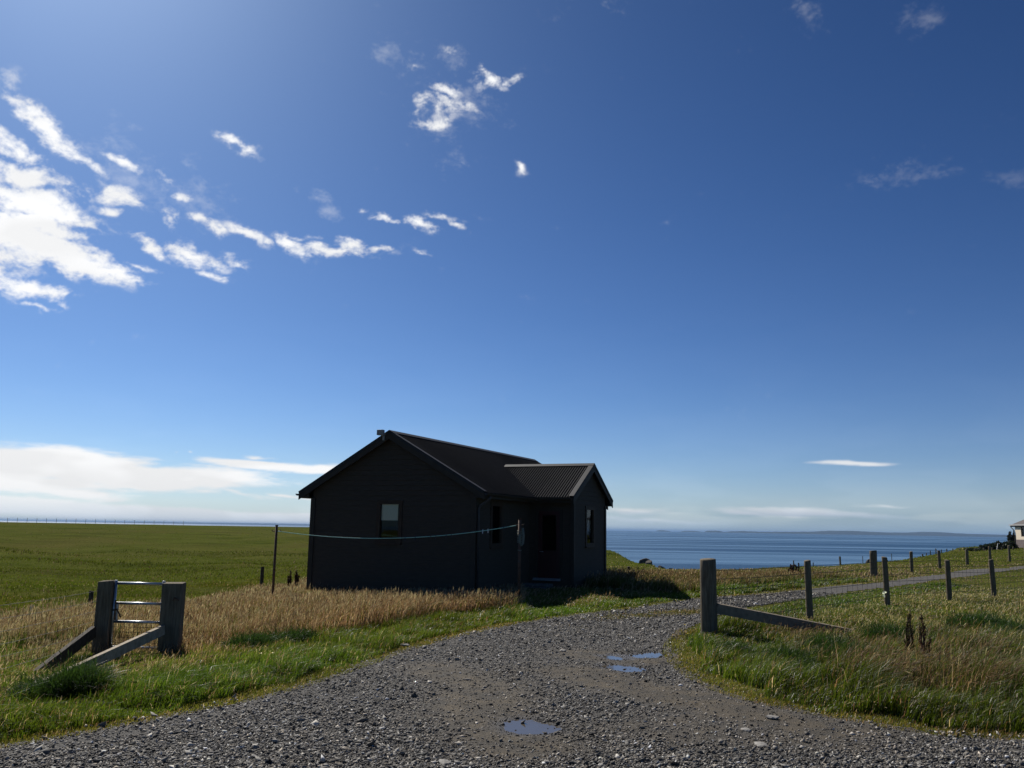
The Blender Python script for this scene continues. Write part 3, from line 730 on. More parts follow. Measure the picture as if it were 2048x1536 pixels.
# scrap of white tape on the second line post
wx, wy, wz = at(1762, dg(1767, 1211)-.08); ts = MB()
wz = topz(1762, 1187, wy)
for a0, a1, L in ((.3, 1.9, .07), (2.2, 3.5, .06), (4.0, 5.2, .08)):
    ts.add([(0, 0, 0), (L*math.cos(a0), .01, L*math.sin(a0)), (L*.9*math.cos((a0+a1)/2), -.02, L*.9*math.sin((a0+a1)/2)), (L*math.cos(a1)*.6, .015, L*math.sin(a1)*.8)], [(0, 1, 2), (0, 2, 3)])
ts.add([(-.012, -.004, -.09), (.012, -.004, -.09), (.008, .004, .0), (-.008, .004, .0)], [(0, 1, 2, 3)])
tso = ts.build('tape_scrap', M['tape']); tso.data.color_attributes.new('tint', 'FLOAT_COLOR', 'POINT').data.foreach_set('color', np.full(len(tso.data.vertices)*4, .85, np.float32)); tso.location = (wx, wy, wz); tag(tso, 'torn scrap of white tape caught on the right verge fence', 'tape')
# fence beyond the track
fence('fence of thick weathered posts along the far side of the track', [(1743,37,1101,.14),(1819,40.5,1103,.072),(1875,50,1101,.085),(1930,57,1099,.10),(1976,62,1092,.085),(2015,66,1091,.09),(2048,69,1088,.12),(2110,76,1085,.09)], (.85, .6, .35))
# coast fence
fence('low fence of thin stakes along the shore above the sea', [(1585,66,1121,.045),(1606,67.5,1128,.03),(1624,68.5,1125,.035),(1678,72,1113,.075),(1722,78,1112,.03),(1781,86,1107,.03)], (.75, .5), cat='fence')
fence('row of thin pale stakes below the gorse by the cream house', [(1842,92,1108,.07),(1850,93,1106,.045),(1858,94,1101,.05),(1869,95,1097,.055),(1880,96,1099,.05),(1891,96.5,1099,.06),(1903,97,1099,.045),(1917,97,1100,.05),(1948,97,1101,.07),(1965,97,1101,.07),(1982,97,1102,.075),(2001,97,1102,.07),(2024,97,1101,.07)], (.6,), mat='wood')
# garden fence behind the cabin
fence('garden fence of four widely spaced wooden posts behind the black cabin', [(194,20.8,1182,.054),(530,28,1134,.055),(1257,32,1133,.055),(1583,40,1130,.085)], (), mat='wood_dark')
# skyline fence
sk = [(13+k_*19.6, 186+k_*2.2, 1035.0+.0159*(13+k_*19.6)+.0+(0 if k_ < 6 else .1*(k_-6)), .038) for k_ in range(-3, 19)]
fence('distant fence of thin posts along the skyline of the green field', sk, (.45,), r=.006)
# fence left of the gate
lf_posts = [(-6, 9.7, 1207, .075), (-150, 7.2, 1290, .065)]
x0, y0, z0 = at(225, 12.85)
lf = empty('wire_fence', (x0, y0, z0), label='sagging netting fence with a dark brace running left from the gate', cat='fence')
P = [(-.1, 0, 0)]
for p in lf_posts:
    x, y, z = at(p[0], p[1]); hh = topz(p[0], p[2], p[1])-z; round_post(lf, x-x0, y-y0, z-z0, hh, p[3], (0, 0), 'wood'); P.append((x-x0, y-y0, z-z0))
wires(lf, P, (.86, .72, .58, .44, .30, .16), .0022, (.1, .86, .16))
a_ = gnd(70, 1342, -.15)
MB().beam((-.10, -.09, .30), (a_[0]-x0, a_[1]-y0, -.02), .06, .16).build('brace', M['wood_dark'], lf)

# gate and its posts
def gate_post(px, D, ty, w, d, lab, lean):
    x, y, z = at(px, D); hh = topz(px, ty, D)-z
    p = empty('gate_post', (x, y, z), .08, label=lab, cat='gate post', group='posts of the small metal gate')
    mb = MB(); n_ = 4; lv = [-.3, 0, .3*hh, .65*hh, hh]
    for q, zz in enumerate(lv):
        for (sx_, sy_) in ((-1, -1), (1, -1), (1, 1), (-1, 1)):
            mb.v.append((sx_*w/2*(1+random.uniform(-.03, .03))+lean*zz, sy_*d/2, zz+(random.uniform(-.012, .012) if q == 4 else 0)))
    for q in range(4):
        for a in range(4): mb.f.append((q*4+a, q*4+(a+1) % 4, (q+1)*4+(a+1) % 4, (q+1)*4+a))
    mb.f.append((16, 17, 18, 19)); mb.build('shaft', M['wood'], p, bevel=.012)
    return p, hh, (x, y, z)
gpL, hL, cL = gate_post(224, 12.9, 1161.5, .205, .2, 'left square weathered post of the small metal gate', .0)
gpR, hR, cR = gate_post(357, 12.85, 1166, .285, .2, 'right and broader weathered post of the small metal gate', .0)
MB().tube([(.05, -.101, hR-.2), (.05, -.125, hR-.2)], .012, 8).tube([(.05, -.12, hR-.2), (.10, -.13, hR-.215), (.11, -.13, hR-.24)], .009, 6).tube([(.05, -.12, hR-.2), (.03, -.13, hR-.24)], .008, 6).build('gate_hook', M['rust'], gpR)
a_ = gnd(46, 1374, -.12)
MB().beam((-.06, -.14, .32), (a_[0]-cR[0], a_[1]-cR[1], -.03), .06, .13).build('brace', M['wood_pale'], gpR); 
for o_ in list(gpR.children):
    if o_.name.startswith('brace'): o_.rotation_euler = (0, 0, -.08)
GW = cR[0]-cL[0]; gx0 = cL[0]+.125; gwid = GW-.125-.155
gt = empty('field_gate', (gx0, cL[1]+.0, cL[2]), math.atan2(cR[1]-cL[1], GW), label='small galvanised metal gate with mesh lower half between two wooden posts', cat='gate')
gh = hL
fr = MB(); z0_, z1_ = .06, gh-.02
fr.tube([(0, 0, z0_-.02), (0, 0, z1_+.03)], .021, 12).build('stile', M['galv'], gt, smooth=True); MB().tube([(gwid, 0, z0_-.02), (gwid, 0, z1_+.03)], .021, 12).build('stile', M['galv'], gt, smooth=True)
zr_ = [z1_-.012, z1_-.29, z1_-.545, z0_+.02]
for zz in zr_: MB().tube([(.02, 0, zz), (gwid-.02, 0, zz-.0)], .0195, 12).build('rail', M['galv'], gt, smooth=True)
ms = MB(); nx_ = 11
for k_ in range(1, nx_): ms.tube([(gwid*k_/nx_, -.02, zr_[3]), (gwid*k_/nx_, -.02, zr_[2])], .003, 5)
for k_ in range(1, 5):
    zz = zr_[3]+(zr_[2]-zr_[3])*k_/5; ms.tube([(.02, -.024, zz), (gwid-.02, -.024, zz)], .003, 5)
ms.build('mesh_panel', M['wire'], gt)
MB().tube([(.03, -.02, zr_[2]+.30), (.035, -.03, zr_[2]+.02)], .008, 8).tube([(.0, -.02, zr_[2]+.16), (.06, -.035, zr_[2]+.17), (.10, -.04, zr_[2]+.12), (.13, -.04, zr_[2]+.06)], .011, 8).build('latch', M['rust'], gt, smooth=True)
MB().box((.035, -.012, zr_[2]+.02), (.065, .012, zr_[1])).build('latch_plate', M['galv'], gt)
# white plastic stakes
for px, lab in ((77.5, 'left one of two white plastic stakes beyond the netting fence'), (80.5, 'right one of two white plastic stakes beyond the netting fence')):
    x, y, z = at(px, 19.6); hh = topz(px, 1210, 19.6)-z
    s_ = empty('electric_fence_stake', (x, y, z), label=lab, cat='stake', group='white stakes at the field edge')
    MB().tube([(0, 0, -.1), (0, 0, hh)], .010, 8).build('rod', M['white'], s_); MB().tube([(0, 0, hh-.05), (.03, -.01, hh-.03), (.03, -.01, hh)], .007, 6).build('wire_clip', M['white'], s_)

# ------------------------------------------------------------------ cream house
C0 = Vector(at(2030, 104)); az = math.radians(-86)
nrm = Vector((math.sin(az), math.cos(az), 0)); wd = Vector((math.sin(math.radians(184)), math.cos(math.radians(184)), 0))
hs = empty('house', tuple(C0), 0, label='cream rendered house with a brown hipped roof at the right edge', cat='house')
hs.matrix_world = Matrix(((wd.x, -nrm.x, 0, C0.x), (wd.y, -nrm.y, 0, C0.y), (0, 0, 1, C0.z), (0, 0, 0, 1)))   # local X along the wall, local -Y out
zb_ = -.0; zE_ = topz(2030, 1050.5, 104)-C0.z; zP_ = topz(2030, 1079, 104)-C0.z; L_, W_ = 9.5, 8.0
def hbox(mb, x0_, x1_, y0_, y1_, za, zb): return mb.box((x0_, y0_, za), (x1_, y1_, zb))
wm = MB(); wx0, wx1, wz0, wz1 = 1.35, 3.0, zP_+.35, zE_-.12
for (a, b, c_, d_) in ((0, wx0, zP_, zE_), (wx1, 5.6, zP_, zE_), (7.0, L_, zP_, zE_), (wx0, wx1, zP_, wz0), (wx0, wx1, wz1, zE_), (5.6, 7.0, zP_, wz0), (5.6, 7.0, wz1, zE_)): hbox(wm, a, b, 0, .3, c_, d_)
hbox(wm, L_-.3, L_, .3, W_, zP_, zE_); hbox(wm, 0, .3, .3, W_, zP_, zE_); hbox(wm, .3, L_-.3, W_-.3, W_, zP_, zE_); wm.build('wall', M['render'], hs)
hbox(MB(), -.03, L_+.03, -.03, W_+.03, -.6, zP_-.002).build('base_course', M['brick'], hs)
for a, b in ((wx0, wx1), (5.6, 7.0)):
    f = MB(); hbox(f, a, a+.09, .05, .14, wz0, wz1); hbox(f, b-.09, b, .05, .14, wz0, wz1); hbox(f, a+.09, b-.09, .052, .14, wz1-.09, wz1); hbox(f, a+.09, b-.09, .052, .14, wz0, wz0+.09)
    f = f.build('window', M['frame'], hs); hbox(MB(), a+.09, b-.09, .09, .10, wz0+.09, wz1-.09).build('pane', M['glass'], f); hbox(MB(), a+.08, b-.08, .16, .17, wz0+.05, wz1-.05).build('blind', M['blind'], f)
ov = .62; of_ = .22; rh = 2.6; rz0 = zE_+.02
rfm = MB().add([(-ov, -of_, rz0), (L_+ov, -of_, rz0), (L_+ov, W_+ov, rz0), (-ov, W_+ov, rz0), (W_/2, W_/2, rz0+rh), (L_-W_/2, W_/2, rz0+rh)],
               [(0, 1, 5, 4), (1, 2, 5), (2, 3, 4, 5), (3, 0, 4), (3, 2, 1, 0)])
rfm.build('roof', M['tile'], hs)
hbox(hbox(hbox(MB(), -ov-.08, L_+ov+.08, -of_-.1, -of_-.003, rz0-.06, rz0+.06), -ov-.1, -ov-.003, -of_-.003, W_+ov, rz0-.06, rz0+.06), L_+ov+.003, L_+ov+.1, -of_-.003, W_+ov, rz0-.06, rz0+.06).build('gutter', M['paleframe'], hs)
hbox(MB(), -ov+.02, L_+ov-.02, -of_+.01, -of_+.05, rz0-.22, rz0-.065).build('fascia', M['trim'], hs)
MB().tube([(-ov-.03, -of_+.05, rz0-.1), (-ov, -.15, rz0-.25), (-.12, -.06, rz0-.6), (-.06, -.08, rz0-.8), (-.06, -.08, -.1)], .05, 8).build('downpipe', M['trim'], hs)

# ------------------------------------------------------------------ leafy builders
def leaf_cloud(cent, rad, n_, size, cols, squash=1.0, shell=.55):
    """many small leaf-sized quads spread through lumpy crown volume; local coords"""
    d = rng.normal(size=(n_, 3)); d /= np.linalg.norm(d, axis=1)[:, None]; d[:, 2] = np.abs(d[:, 2])*1.0-.15
    lump = 1+.22*np.sin(d[:, 0]*5+cent[0])*np.sin(d[:, 1]*6+1)+.18*np.sin(d[:, 2]*9+d[:, 0]*4)
    r = rng.uniform(shell, 1, n_)**.6*lump
    p = d*r[:, None]*np.array(rad)+np.array(cent)
    a = rng.normal(size=(n_, 3)); a /= np.linalg.norm(a, axis=1)[:, None]; b = rng.normal(size=(n_, 3)); b -= (a*b).sum(1)[:, None]*a; b /= np.linalg.norm(b, axis=1)[:, None]
    s = size*rng.uniform(.6, 1.4, n_)[:, None]
    v = np.stack([p-a*s, p-b*s*.45, p+a*s, p+b*s*.45], 1).reshape(-1, 3)
    c = np.array(cols)[rng.integers(0, len(cols), n_)]*rng.uniform(.7, 1.25, (n_, 1))
    return v, np.repeat(c, 4, 0)
def bush(name, px, D, ty, halfw, label, cat, cols, n_=2200, leaf=.06, group=None, depth=None):
    x, y, z = at(px, D); h = topz(px, ty, D)-z
    e = empty(name, (x, y, z), label=label, cat=cat, group=group)
    hw = halfw/FPX*D; vs, cs = [], []
    for k_ in range(6):
        u = random.uniform(-.65, .65); f_ = 1-.45*abs(u)
        v, c = leaf_cloud((u*hw, random.uniform(-.4, .4)*(depth or hw), h*.15), (hw*.5, (depth or hw)*.5, h*.8*f_*random.uniform(.75, 1.05)), n_//6, leaf, cols); vs.append(v); cs.append(c)
    v, c = np.concatenate(vs), np.concatenate(cs)
    o = np_mesh('foliage', v, np.arange(len(v)).reshape(-1, 4), M['leaf'], c); o.parent = e
    st = MB()
    for k_ in range(7):
        a_ = random.uniform(0, 6.28); st.tube([(0, 0, -.1), (math.cos(a_)*hw*.25, math.sin(a_)*hw*.25, h*.4), (math.cos(a_)*hw*.5, math.sin(a_)*hw*.5, h*.7)], [.03, .02, .008], 5)
    st.build('branches', M['wood_dark'], e); return e
GORSE = [(.016, .028, .010), (.022, .038, .012), (.03, .045, .014), (.035, .04, .015)]
for a in [(1950, 98, 1096, 22, 'low end of the gorse, sloping away from the cream house'), (1975, 99, 1086, 22, 'rounded gorse bush in the middle of the gorse row'), (1996, 100, 1081, 20, 'taller gorse bush behind the leaning white stake'), (2016, 101, 1078, 18, 'dense dark gorse bush against the cream house wall')]:
    bush('gorse_bush', a[0], a[1], a[2], a[3], a[4], 'bush', GORSE, 2600, .13, 'gorse bushes by the cream house')
bush('shrub', 2021, 106, 1056, 9, 'tall dark shrub rising at the far corner of the cream house', 'shrub', [(.012, .016, .01), (.02, .026, .014)], 1800, .14)
bush('low_bush', 1497, 27, 1163, 33, 'low dark green bush on the far edge of the track', 'bush', [(.014, .032, .012), (.02, .042, .015), (.028, .05, .018)], 2600, .045)
x, y, z = at(1991, 97.5); s_ = MB().beam((0, 0, -.1), (.16, 0, .55), .05, .05, (0, 1, 0)).build('leaning_stake', M['white']); s_.location = (x, y, z+.15); tag(s_, 'white stake leaning in front of the gorse bushes', 'stake')
# dock plants
def dock(px, D, ty, label, cols, leaves=True, spread=.07):
    x, y, z = at(px, D); h = topz(px, ty, D)-z
    e = empty('dock_plant', (x, y, z), label=label, cat='dock plant', group='seeding dock plants')
    st = MB(); vs, cs = [], []
    n_st = 1 if h < .5 else 4
    for k_ in range(n_st+2):
        a_ = random.uniform(0, 6.28); f_ = 1 if k_ == 0 else random.uniform(.5, .92); tx, ty_ = math.cos(a_)*spread*(.3 if k_ == 0 else 1.0), math.sin(a_)*spread
        pts = [(0, 0, -.05), (tx*.5, ty_*.5, h*f_*.5), (tx, ty_, h*f_)]; st.tube(pts, [.008, .006, .003], 5)
        for q_ in range(9):
            u0 = .30+.65*q_/9+random.uniform(-.03, .03); ba = random.uniform(0, 6.28); bl = h*f_*random.uniform(.12, .22)*(1.25-u0)
            p0 = np.array([np.interp(u0, [0, .5, 1], [p[i] for p in pts]) for i in range(3)]); p1 = p0+np.array([math.cos(ba)*bl*.32, math.sin(ba)*bl*.32, bl])
            st.tube([tuple(p0), tuple(p1)], [.0035, .002], 4)
            n_ = 46; u = rng.uniform(.1, 1.05, n_)[:, None]; p = p0+(p1-p0)*u+rng.normal(0, .0095, (n_, 3)); s = rng.uniform(.005, .011, (n_, 1))*max(1, D/15)
            a = rng.normal(size=(n_, 3)); b = rng.normal(size=(n_, 3)); a /= np.linalg.norm(a, axis=1)[:, None]; b /= np.linalg.norm(b, axis=1)[:, None]
            vs.append(np.stack([p-a*s, p-b*s*.8, p+a*s, p+b*s*.8], 1).reshape(-1, 3)); cs.append(np.repeat(np.array(cols)[rng.integers(0, len(cols), n_)]*rng.uniform(.7, 1.4, (n_, 1)), 4, 0))
    v, c = np.concatenate(vs), np.concatenate(cs); o = np_mesh('seed_heads', v, np.arange(len(v)).reshape(-1, 4), M['dock'], c); o.parent = e
    st.build('stem', M['wood_dark'], e)
    if leaves:
        lv = MB(); 
        for k_ in range(7):
            a_ = k_*.9+random.uniform(-.3, .3); L = random.uniform(.16, .28); dx, dy = math.cos(a_), math.sin(a_); w = .035
            pts = [(0, 0, .03), (dx*L*.4, dy*L*.4, .16), (dx*L*.8, dy*L*.8, .20), (dx*L*1.1, dy*L*1.1, .14)]
            for q, (p, ww) in enumerate(zip(pts, (.01, w, w*.9, .004))): lv.v += [(p[0]-dy*ww, p[1]+dx*ww, p[2]), (p[0]+dy*ww, p[1]-dx*ww, p[2])]
            b_ = len(lv.v)-8; lv.f += [(b_, b_+1, b_+3, b_+2), (b_+2, b_+3, b_+5, b_+4), (b_+4, b_+5, b_+7, b_+6)]
        lo = lv.build('leaves', M['grass'], e); ca = lo.data.color_attributes.new('tint', 'FLOAT_COLOR', 'POINT'); ca.data.foreach_set('color', np.tile(np.array([.10, .17, .03, 1], np.float32), len(lo.data.vertices)))
    return e
DKR = [(.07, .025, .018), (.10, .04, .025), (.05, .02, .015), (.085, .05, .03)]
DKG = [(.045, .03, .015), (.06, .045, .02), (.07, .04, .02), (.035, .03, .012)]
dock(1806, 10.9, 1218, 'tall greenish brown dock plant, left of the pair on the right verge', DKG)
dock(1838, 10.4, 1225, 'tall dark red dock plant, right of the pair on the right verge', DKR)
dock(585, 25, 1140, 'brown dock stalk left of the pair beside the cabin gable', DKR, False, .06)
dock(599, 25.5, 1139, 'brown dock stalk right of the pair, nearest the cabin gable', DKR, False, .06)
dock(1576, 37.5, 1128, 'reddish dock plant left of the garden post beyond the track', DKR, False, .16)
dock(1594, 38, 1124, 'reddish dock plant right of the garden post beyond the track', DKR, False, .16)
dock(932, 17.6, 1222, 'short rusty red dock plant on the left track edge', DKR, False, .1)
# rocks on the shore
def rock(px, D, ty, halfw, label, seed):
    x, y, z = at(px, D); z -= .1; h = topz(px, ty, D)-z; hw = halfw/FPX*D
    bm = bmesh.new(); bmesh.ops.create_icosphere(bm, subdivisions=3, radius=1); r_ = random.Random(seed)
    pl = [(Vector((r_.gauss(0, 1), r_.gauss(0, 1), r_.gauss(0, .7))).normalized(), r_.uniform(.55, .85)) for _ in range(14)]
    for v in bm.verts:
        for n_, d_ in pl:
            e_ = v.co.dot(n_)-d_
            if e_ > 0: v.co -= n_*e_*.95
    mx_ = max(v.co.z for v in bm.verts); mw_ = max(abs(v.co.x) for v in bm.verts)
    for v in bm.verts: v.co = Vector((v.co.x*hw/mw_, v.co.y*hw*.9/mw_, v.co.z*h/mx_))
    me = bpy.data.meshes.new('rock'); bm.to_mesh(me); bm.free(); o = link('rock', me, M['rock']); o.location = (x, y, z); o.rotation_euler = (0, 0, r_.uniform(-.3, .3)); tag(o, label, 'rock', 'rocks along the shore')
rock(1289, 79, 1116, 13, 'highest dark rock crowning the end of the green knoll', 3); rock(1298, 77, 1120, 7, 'reddish rock below the highest rock on the knoll', 5)
rock(1322, 64, 1130.5, 8, 'brown rock standing at the foot of the knoll by the water', 8); rock(1340, 60, 1136, 9, 'flat dark rock at the water edge right of the knoll', 9)
rock(1735, 80, 1118, 9, 'dark flat rock on the shore seen behind the thick fence post', 12); rock(1772, 86, 1117, 8, 'low dark rock on the shore right of the thick fence post', 14)

# ------------------------------------------------------------------ gravel stones
def in_puddle(x, y, g=1.0):
    k_ = np.zeros(len(x), bool)
    for P_ in PW:
        c_ = P_.mean(0); k_ |= inpoly(x, y, (P_-c_)*g+c_)
    return k_
N_ = 560000
th_ = rng.uniform(math.radians(-36), math.radians(36), N_); D_ = 5.4+(26-5.4)*rng.uniform(0, 1, N_)**1.5
x, y = D_*np.sin(th_), D_*np.cos(th_)
inn = inpoly(x, y, TP); e_ = np.minimum(polydist(x, y, LEw), polydist(x, y, REw)); sdv = np.where(inn, -e_, e_)
mud_ = mudmask(x, y)
keep = (sdv < rng.normal(.0, .10, N_)) & (rng.uniform(0, 1, N_) > mud_*.80) & (~in_puddle(x, y, 1.0) | (rng.uniform(0, 1, N_) < .035)) & (rng.uniform(0, 1, N_) < .75+.6*(fbm(x, y, .8, 77)-.4))
keep &= ~((sdv > -.45) & (rng.uniform(0, 1, N_) < np.where(x < -2, .35, .1)))
x, y, D_, mud_ = x[keep], y[keep], D_[keep], mud_[keep]; n_ = len(x)
size = rng.lognormal(math.log(.0082), .44, n_)*(1-.2*mud_)*np.maximum(1, D_/13)
size = np.clip(size, .0042, .036)
z = hollow(x, y, track_z(x, y))+.008+size*.22
base = np.array([(-1.25,-.2,0),(.1,-1.2,.1),(1.25,.15,0),(-.1,1.2,-.1),(.2,.1,-1.1),(-.1,.0,1.1)], float)
v = base[None]*(1+rng.uniform(-.4, .3, (n_, 6, 3))+rng.normal(0, .18, (n_, 6, 3)))
v *= (size[:, None]*np.stack([rng.uniform(.8, 1.4, n_), rng.uniform(.6, 1.0, n_), rng.uniform(.28, .6, n_)], 1))[:, None]
def rotm(ax, ay, az_):
    cx, sx_, cy, sy_, cz, sz = np.cos(ax), np.sin(ax), np.cos(ay), np.sin(ay), np.cos(az_), np.sin(az_)
    return np.stack([np.stack([cz*cy, cz*sy_*sx_-sz*cx, cz*sy_*cx+sz*sx_], -1), np.stack([sz*cy, sz*sy_*sx_+cz*cx, sz*sy_*cx-cz*sx_], -1), np.stack([-sy_, cy*sx_, cy*cx], -1)], -2)
R_ = rotm(rng.normal(0, .5, n_), rng.normal(0, .5, n_), rng.uniform(0, 6.28, n_))
v = np.einsum('nij,nkj->nki', R_, v)+np.stack([x, y, z], 1)[:, None]
g_ = rng.lognormal(math.log(.155), .72, n_)[:, None]
hue = np.where(rng.uniform(0, 1, (n_, 1)) < .22, np.array([[1.15, 1.0, .80]]), np.array([[1.06, 1.0, .89]]))
hue = hue*(1-mud_[:, None]*.6)+np.array([[1.15, 1.0, .82]])*mud_[:, None]*.6
c = np.clip(g_*hue, .014, .68)
for vs, (_, zz, _l) in zip(PW, PW_ALL):
    q = np.where(np.hypot(x-vs[:, 0].mean(), y-vs[:, 1].mean()) < 1.5)[0]; ins = inpoly(x[q], y[q], vs)
    d_ = np.where(ins, 0, polydist(x[q], y[q], np.concatenate([vs, vs[:1]]))); wet_ = np.clip(1.25-d_/.12+(fbm(x[q], y[q], .12, 97)-.5)*1.2, 0, 1)
    c[q] *= (1-.68*wet_)[:, None]; qi = q[ins]; v[qi, :, 2] += np.maximum(0, zz+size[qi]*.15-v[qi, :, 2].mean(1))[:, None]
fq = np.array([(0,1,5),(1,2,5),(2,3,5),(3,0,5),(1,0,4),(2,1,4),(3,2,4),(0,3,4)])
F = (np.arange(n_)[:, None, None]*6+fq[None]).reshape(-1, 3)
gv = np_mesh('gravel', v.reshape(-1, 3), F, M['stones'], np.repeat(c, 6, 0)); tag(gv, 'loose grey crushed stones covering the track', 'gravel', kind='stuff')
# a few larger flat pale stones
for (px, py, s, lab) in ((1522,1496,.055,'flat pale stone near the bottom of the track, left of its neighbour'), (1492,1466,.045,'pale stone among gravel above the flat pale pair'), (1545,1441,.05,'pale stone close to the right grass edge'), (810,1287,.06,'flat stone lying near the left edge of the track'), (1126,1305,.05,'pale stone in the middle of the track near the small puddles'), (888,1530,.055,'grey stone at the very bottom of the track')):
    bm = bmesh.new(); bmesh.ops.create_icosphere(bm, subdivisions=2, radius=1)
    for v_ in bm.verts: v_.co = Vector((v_.co.x*s*1.25, v_.co.y*s*.9, v_.co.z*s*.32))*(1+random.uniform(-.14, .14))
    me = bpy.data.meshes.new('stone'); bm.to_mesh(me); bm.free(); o = link('stone', me, simple('pale_stone', (.24, .225, .2), (.36, .34, .3), 20, .85, .4)); xx, yy = gnd(px, py); o.location = (xx, yy, T1(xx, yy)+.022); o.rotation_euler = (0, 0, random.uniform(0, 3)); tag(o, lab, 'stone', 'larger stones on the track')

# ------------------------------------------------------------------ grasses
FP = [(-900, 13.5), (-300, 14.8), (0, 16.4), (193, 18.2), (400, 21.8), (530, 26.5), (620, 30), (900, 40), (1100, 36), (1256, 32), (1400, 34), (1583, 40), (1800, 52)]
FPa = np.arctan([bear(p) for p, _ in FP]); FPd = np.array([d for _, d in FP])
def excl(x, y):
    lx, ly = to_cabin(x, y)
    k_ = (lx > -CABW-.05) & (lx < .05) & (ly > -.05) & (ly < CABL+.05)
    k_ |= (lx >= 0) & (lx < DP+.05) & (ly > VP-.05) & (ly < VP+WP+.05)
    k_ |= (lx > -.12) & (lx < .85) & (ly > 2.42) & (ly < 3.4)
    return k_
def blades(name, x, y, h, w, lean, col, mat, label, heads=None, leandir=None, tipcol=None):
    n_ = len(x); z = T(x, y)-.01
    a = rng.uniform(0, 6.283, n_); dx, dy = np.cos(a), np.sin(a)
    la = rng.uniform(0, 6.283, n_) if leandir is None else leandir+rng.normal(0, .8, n_)
    lx, ly = np.cos(la)*lean*h, np.sin(la)*lean*h
    b0 = np.stack([x-dx*w/2, y-dy*w/2, z], 1); b1 = np.stack([x+dx*w/2, y+dy*w/2, z], 1)
    mz = z+h*.6; mx_, my = x+lx*.38, y+ly*.38; ww = w*.8
    m0 = np.stack([mx_-dx*ww/2, my-dy*ww/2, mz], 1); m1 = np.stack([mx_+dx*ww/2, my+dy*ww/2, mz], 1)
    tp = np.stack([x+lx, y+ly, z+h*np.maximum(.25, 1-.35*lean)], 1)
    V_ = np.stack([b0, b1, m1, m0, tp], 1).reshape(-1, 3)
    k_ = np.arange(n_)[:, None, None]*5; F_ = (k_+np.array([(0, 1, 2), (0, 2, 3), (3, 2, 4)])[None]).reshape(-1, 3); C_ = np.repeat(col, 5, 0)
    if heads is not None and heads.any():
        q = np.where(heads)[0]; t_ = tp[q]; d = tp[q]-(m0[q]+m1[q])/2; d /= np.linalg.norm(d, axis=1)[:, None]
        hl = rng.uniform(.05, .11, len(q))[:, None]; hw = (rng.uniform(.006, .011, len(q))*np.maximum(1, np.hypot(x[q], y[q])/15))[:, None]; s_ = np.stack([dx[q], dy[q], 0*dx[q]], 1)
        s2 = np.cross(d, s_)
        A = np.stack([t_-d*.01, t_+d*hl*.45+s_*hw*.5, t_+d*hl, t_+d*hl*.45-s_*hw*.5, t_+d*hl*.5+s2*hw*.5, t_+d*hl*.5-s2*hw*.5], 1).reshape(-1, 3)
        k2 = len(V_)+np.arange(len(q))[:, None, None]*6; F2 = (k2+np.array([(0, 1, 2), (0, 2, 3), (0, 4, 2), (0, 2, 5)])[None]).reshape(-1, 3)
        V_ = np.concatenate([V_, A]); F_ = np.concatenate([F_, F2]); hc = (col[q] if tipcol is None else tipcol[q]); C_ = np.concatenate([C_, np.repeat(hc, 6, 0)])
    o = np_mesh(name, V_, F_, mat, C_); tag(o, label, 'grass', kind='stuff'); return o
def pick(cols, n_, jit=.25):
    c = np.array(cols)[rng.integers(0, len(cols), n_)]; return c*rng.uniform(1-jit, 1+jit, (n_, 1))
LUSH = [(.066, .105, .010), (.080, .122, .012), (.10, .135, .016), (.050, .084, .010)]
MOSS = [(.13, .125, .022), (.11, .115, .02), (.15, .13, .03)]
TAN = [(.35, .235, .16), (.44, .315, .22), (.29, .185, .12), (.55, .43, .32), (.20, .125, .08)]
STRAW = [(.46, .38, .24), (.52, .44, .29)]
BROWN = [(.20, .12, .065), (.26, .17, .09), (.15, .09, .05)]
FIELD = [(.092, .114, .014), (.108, .128, .018), (.076, .096, .012), (.125, .132, .026)]
N_ = 1250000
th_ = rng.uniform(math.radians(-38), math.radians(38), N_); D_ = 5.4+(34-5.4)*rng.uniform(0, 1, N_)**1.05
x, y = D_*np.sin(th_), D_*np.cos(th_)
inn = inpoly(x, y, TP); dl = polydist(x, y, LEw); dr_ = polydist(x, y, REw); e_ = np.minimum(dl, dr_)
ok = (~inn | (e_ < .12)) & ~excl(x, y)
x, y, D_, th_, dl, dr_, inn = (q[ok] for q in (x, y, D_, th_, dl, dr_, inn))
left = dl < dr_
s_ = np.where(inn, -np.minimum(dl, dr_), np.where(left, dl, dr_))
Df = np.interp(th_, FPa, FPd); infield = left & (y > Df)
nA, nB, nC = fbm(x, y, 1.6, 11), fbm(x, y, .55, 14), fbm(x, y, 4.0, 19)
u = rng.uniform(0, 1, len(x))
lxc, lyc = to_cabin(x, y)
sh = s_+(nB-.5)*.9+(nA-.5)*.6
px_ = 1024+FPX*np.tan(th_)                           # rough bearing in photo columns, used only to vary the vegetation across the plot
beyond = left & (x > 1.2)
zone = np.full(len(x), -1)
zone[s_ < .02+.42*nB*nA*2] = 0                             # moss fringe
lushw = np.where(left, np.where(beyond, 1.15, 1.75), 1.5)
zone[(zone < 0) & (sh < lushw)] = 1                  # lush verge
TBp = [(-900, 10.5), (-300, 11.4), (0, 12.1), (150, 12.9), (225, 13.3), (400, 13.3), (600, 14.0), (800, 15.2), (1000, 16.7), (1065, 17.2), (1150, 18.2)]
Dt = np.interp(th_, np.arctan([bear(p) for p, _ in TBp]), [d for _, d in TBp])+(nA-.5)*1.1+(nB-.5)*.5
zone[(zone < 0) & left & ~infield & ~beyond & (y < Dt+(u-.5)*1.3)] = 8   # mixed short growth before the tan stand
door_ = left & (x > .36) & (D_ > 15.2) & (D_ < 26) & (lyc < 4.0)
zone[(zone < 0) & door_] = 8
zone[(zone < 0) & left & ~infield & ~beyond] = 2     # tan garden grass
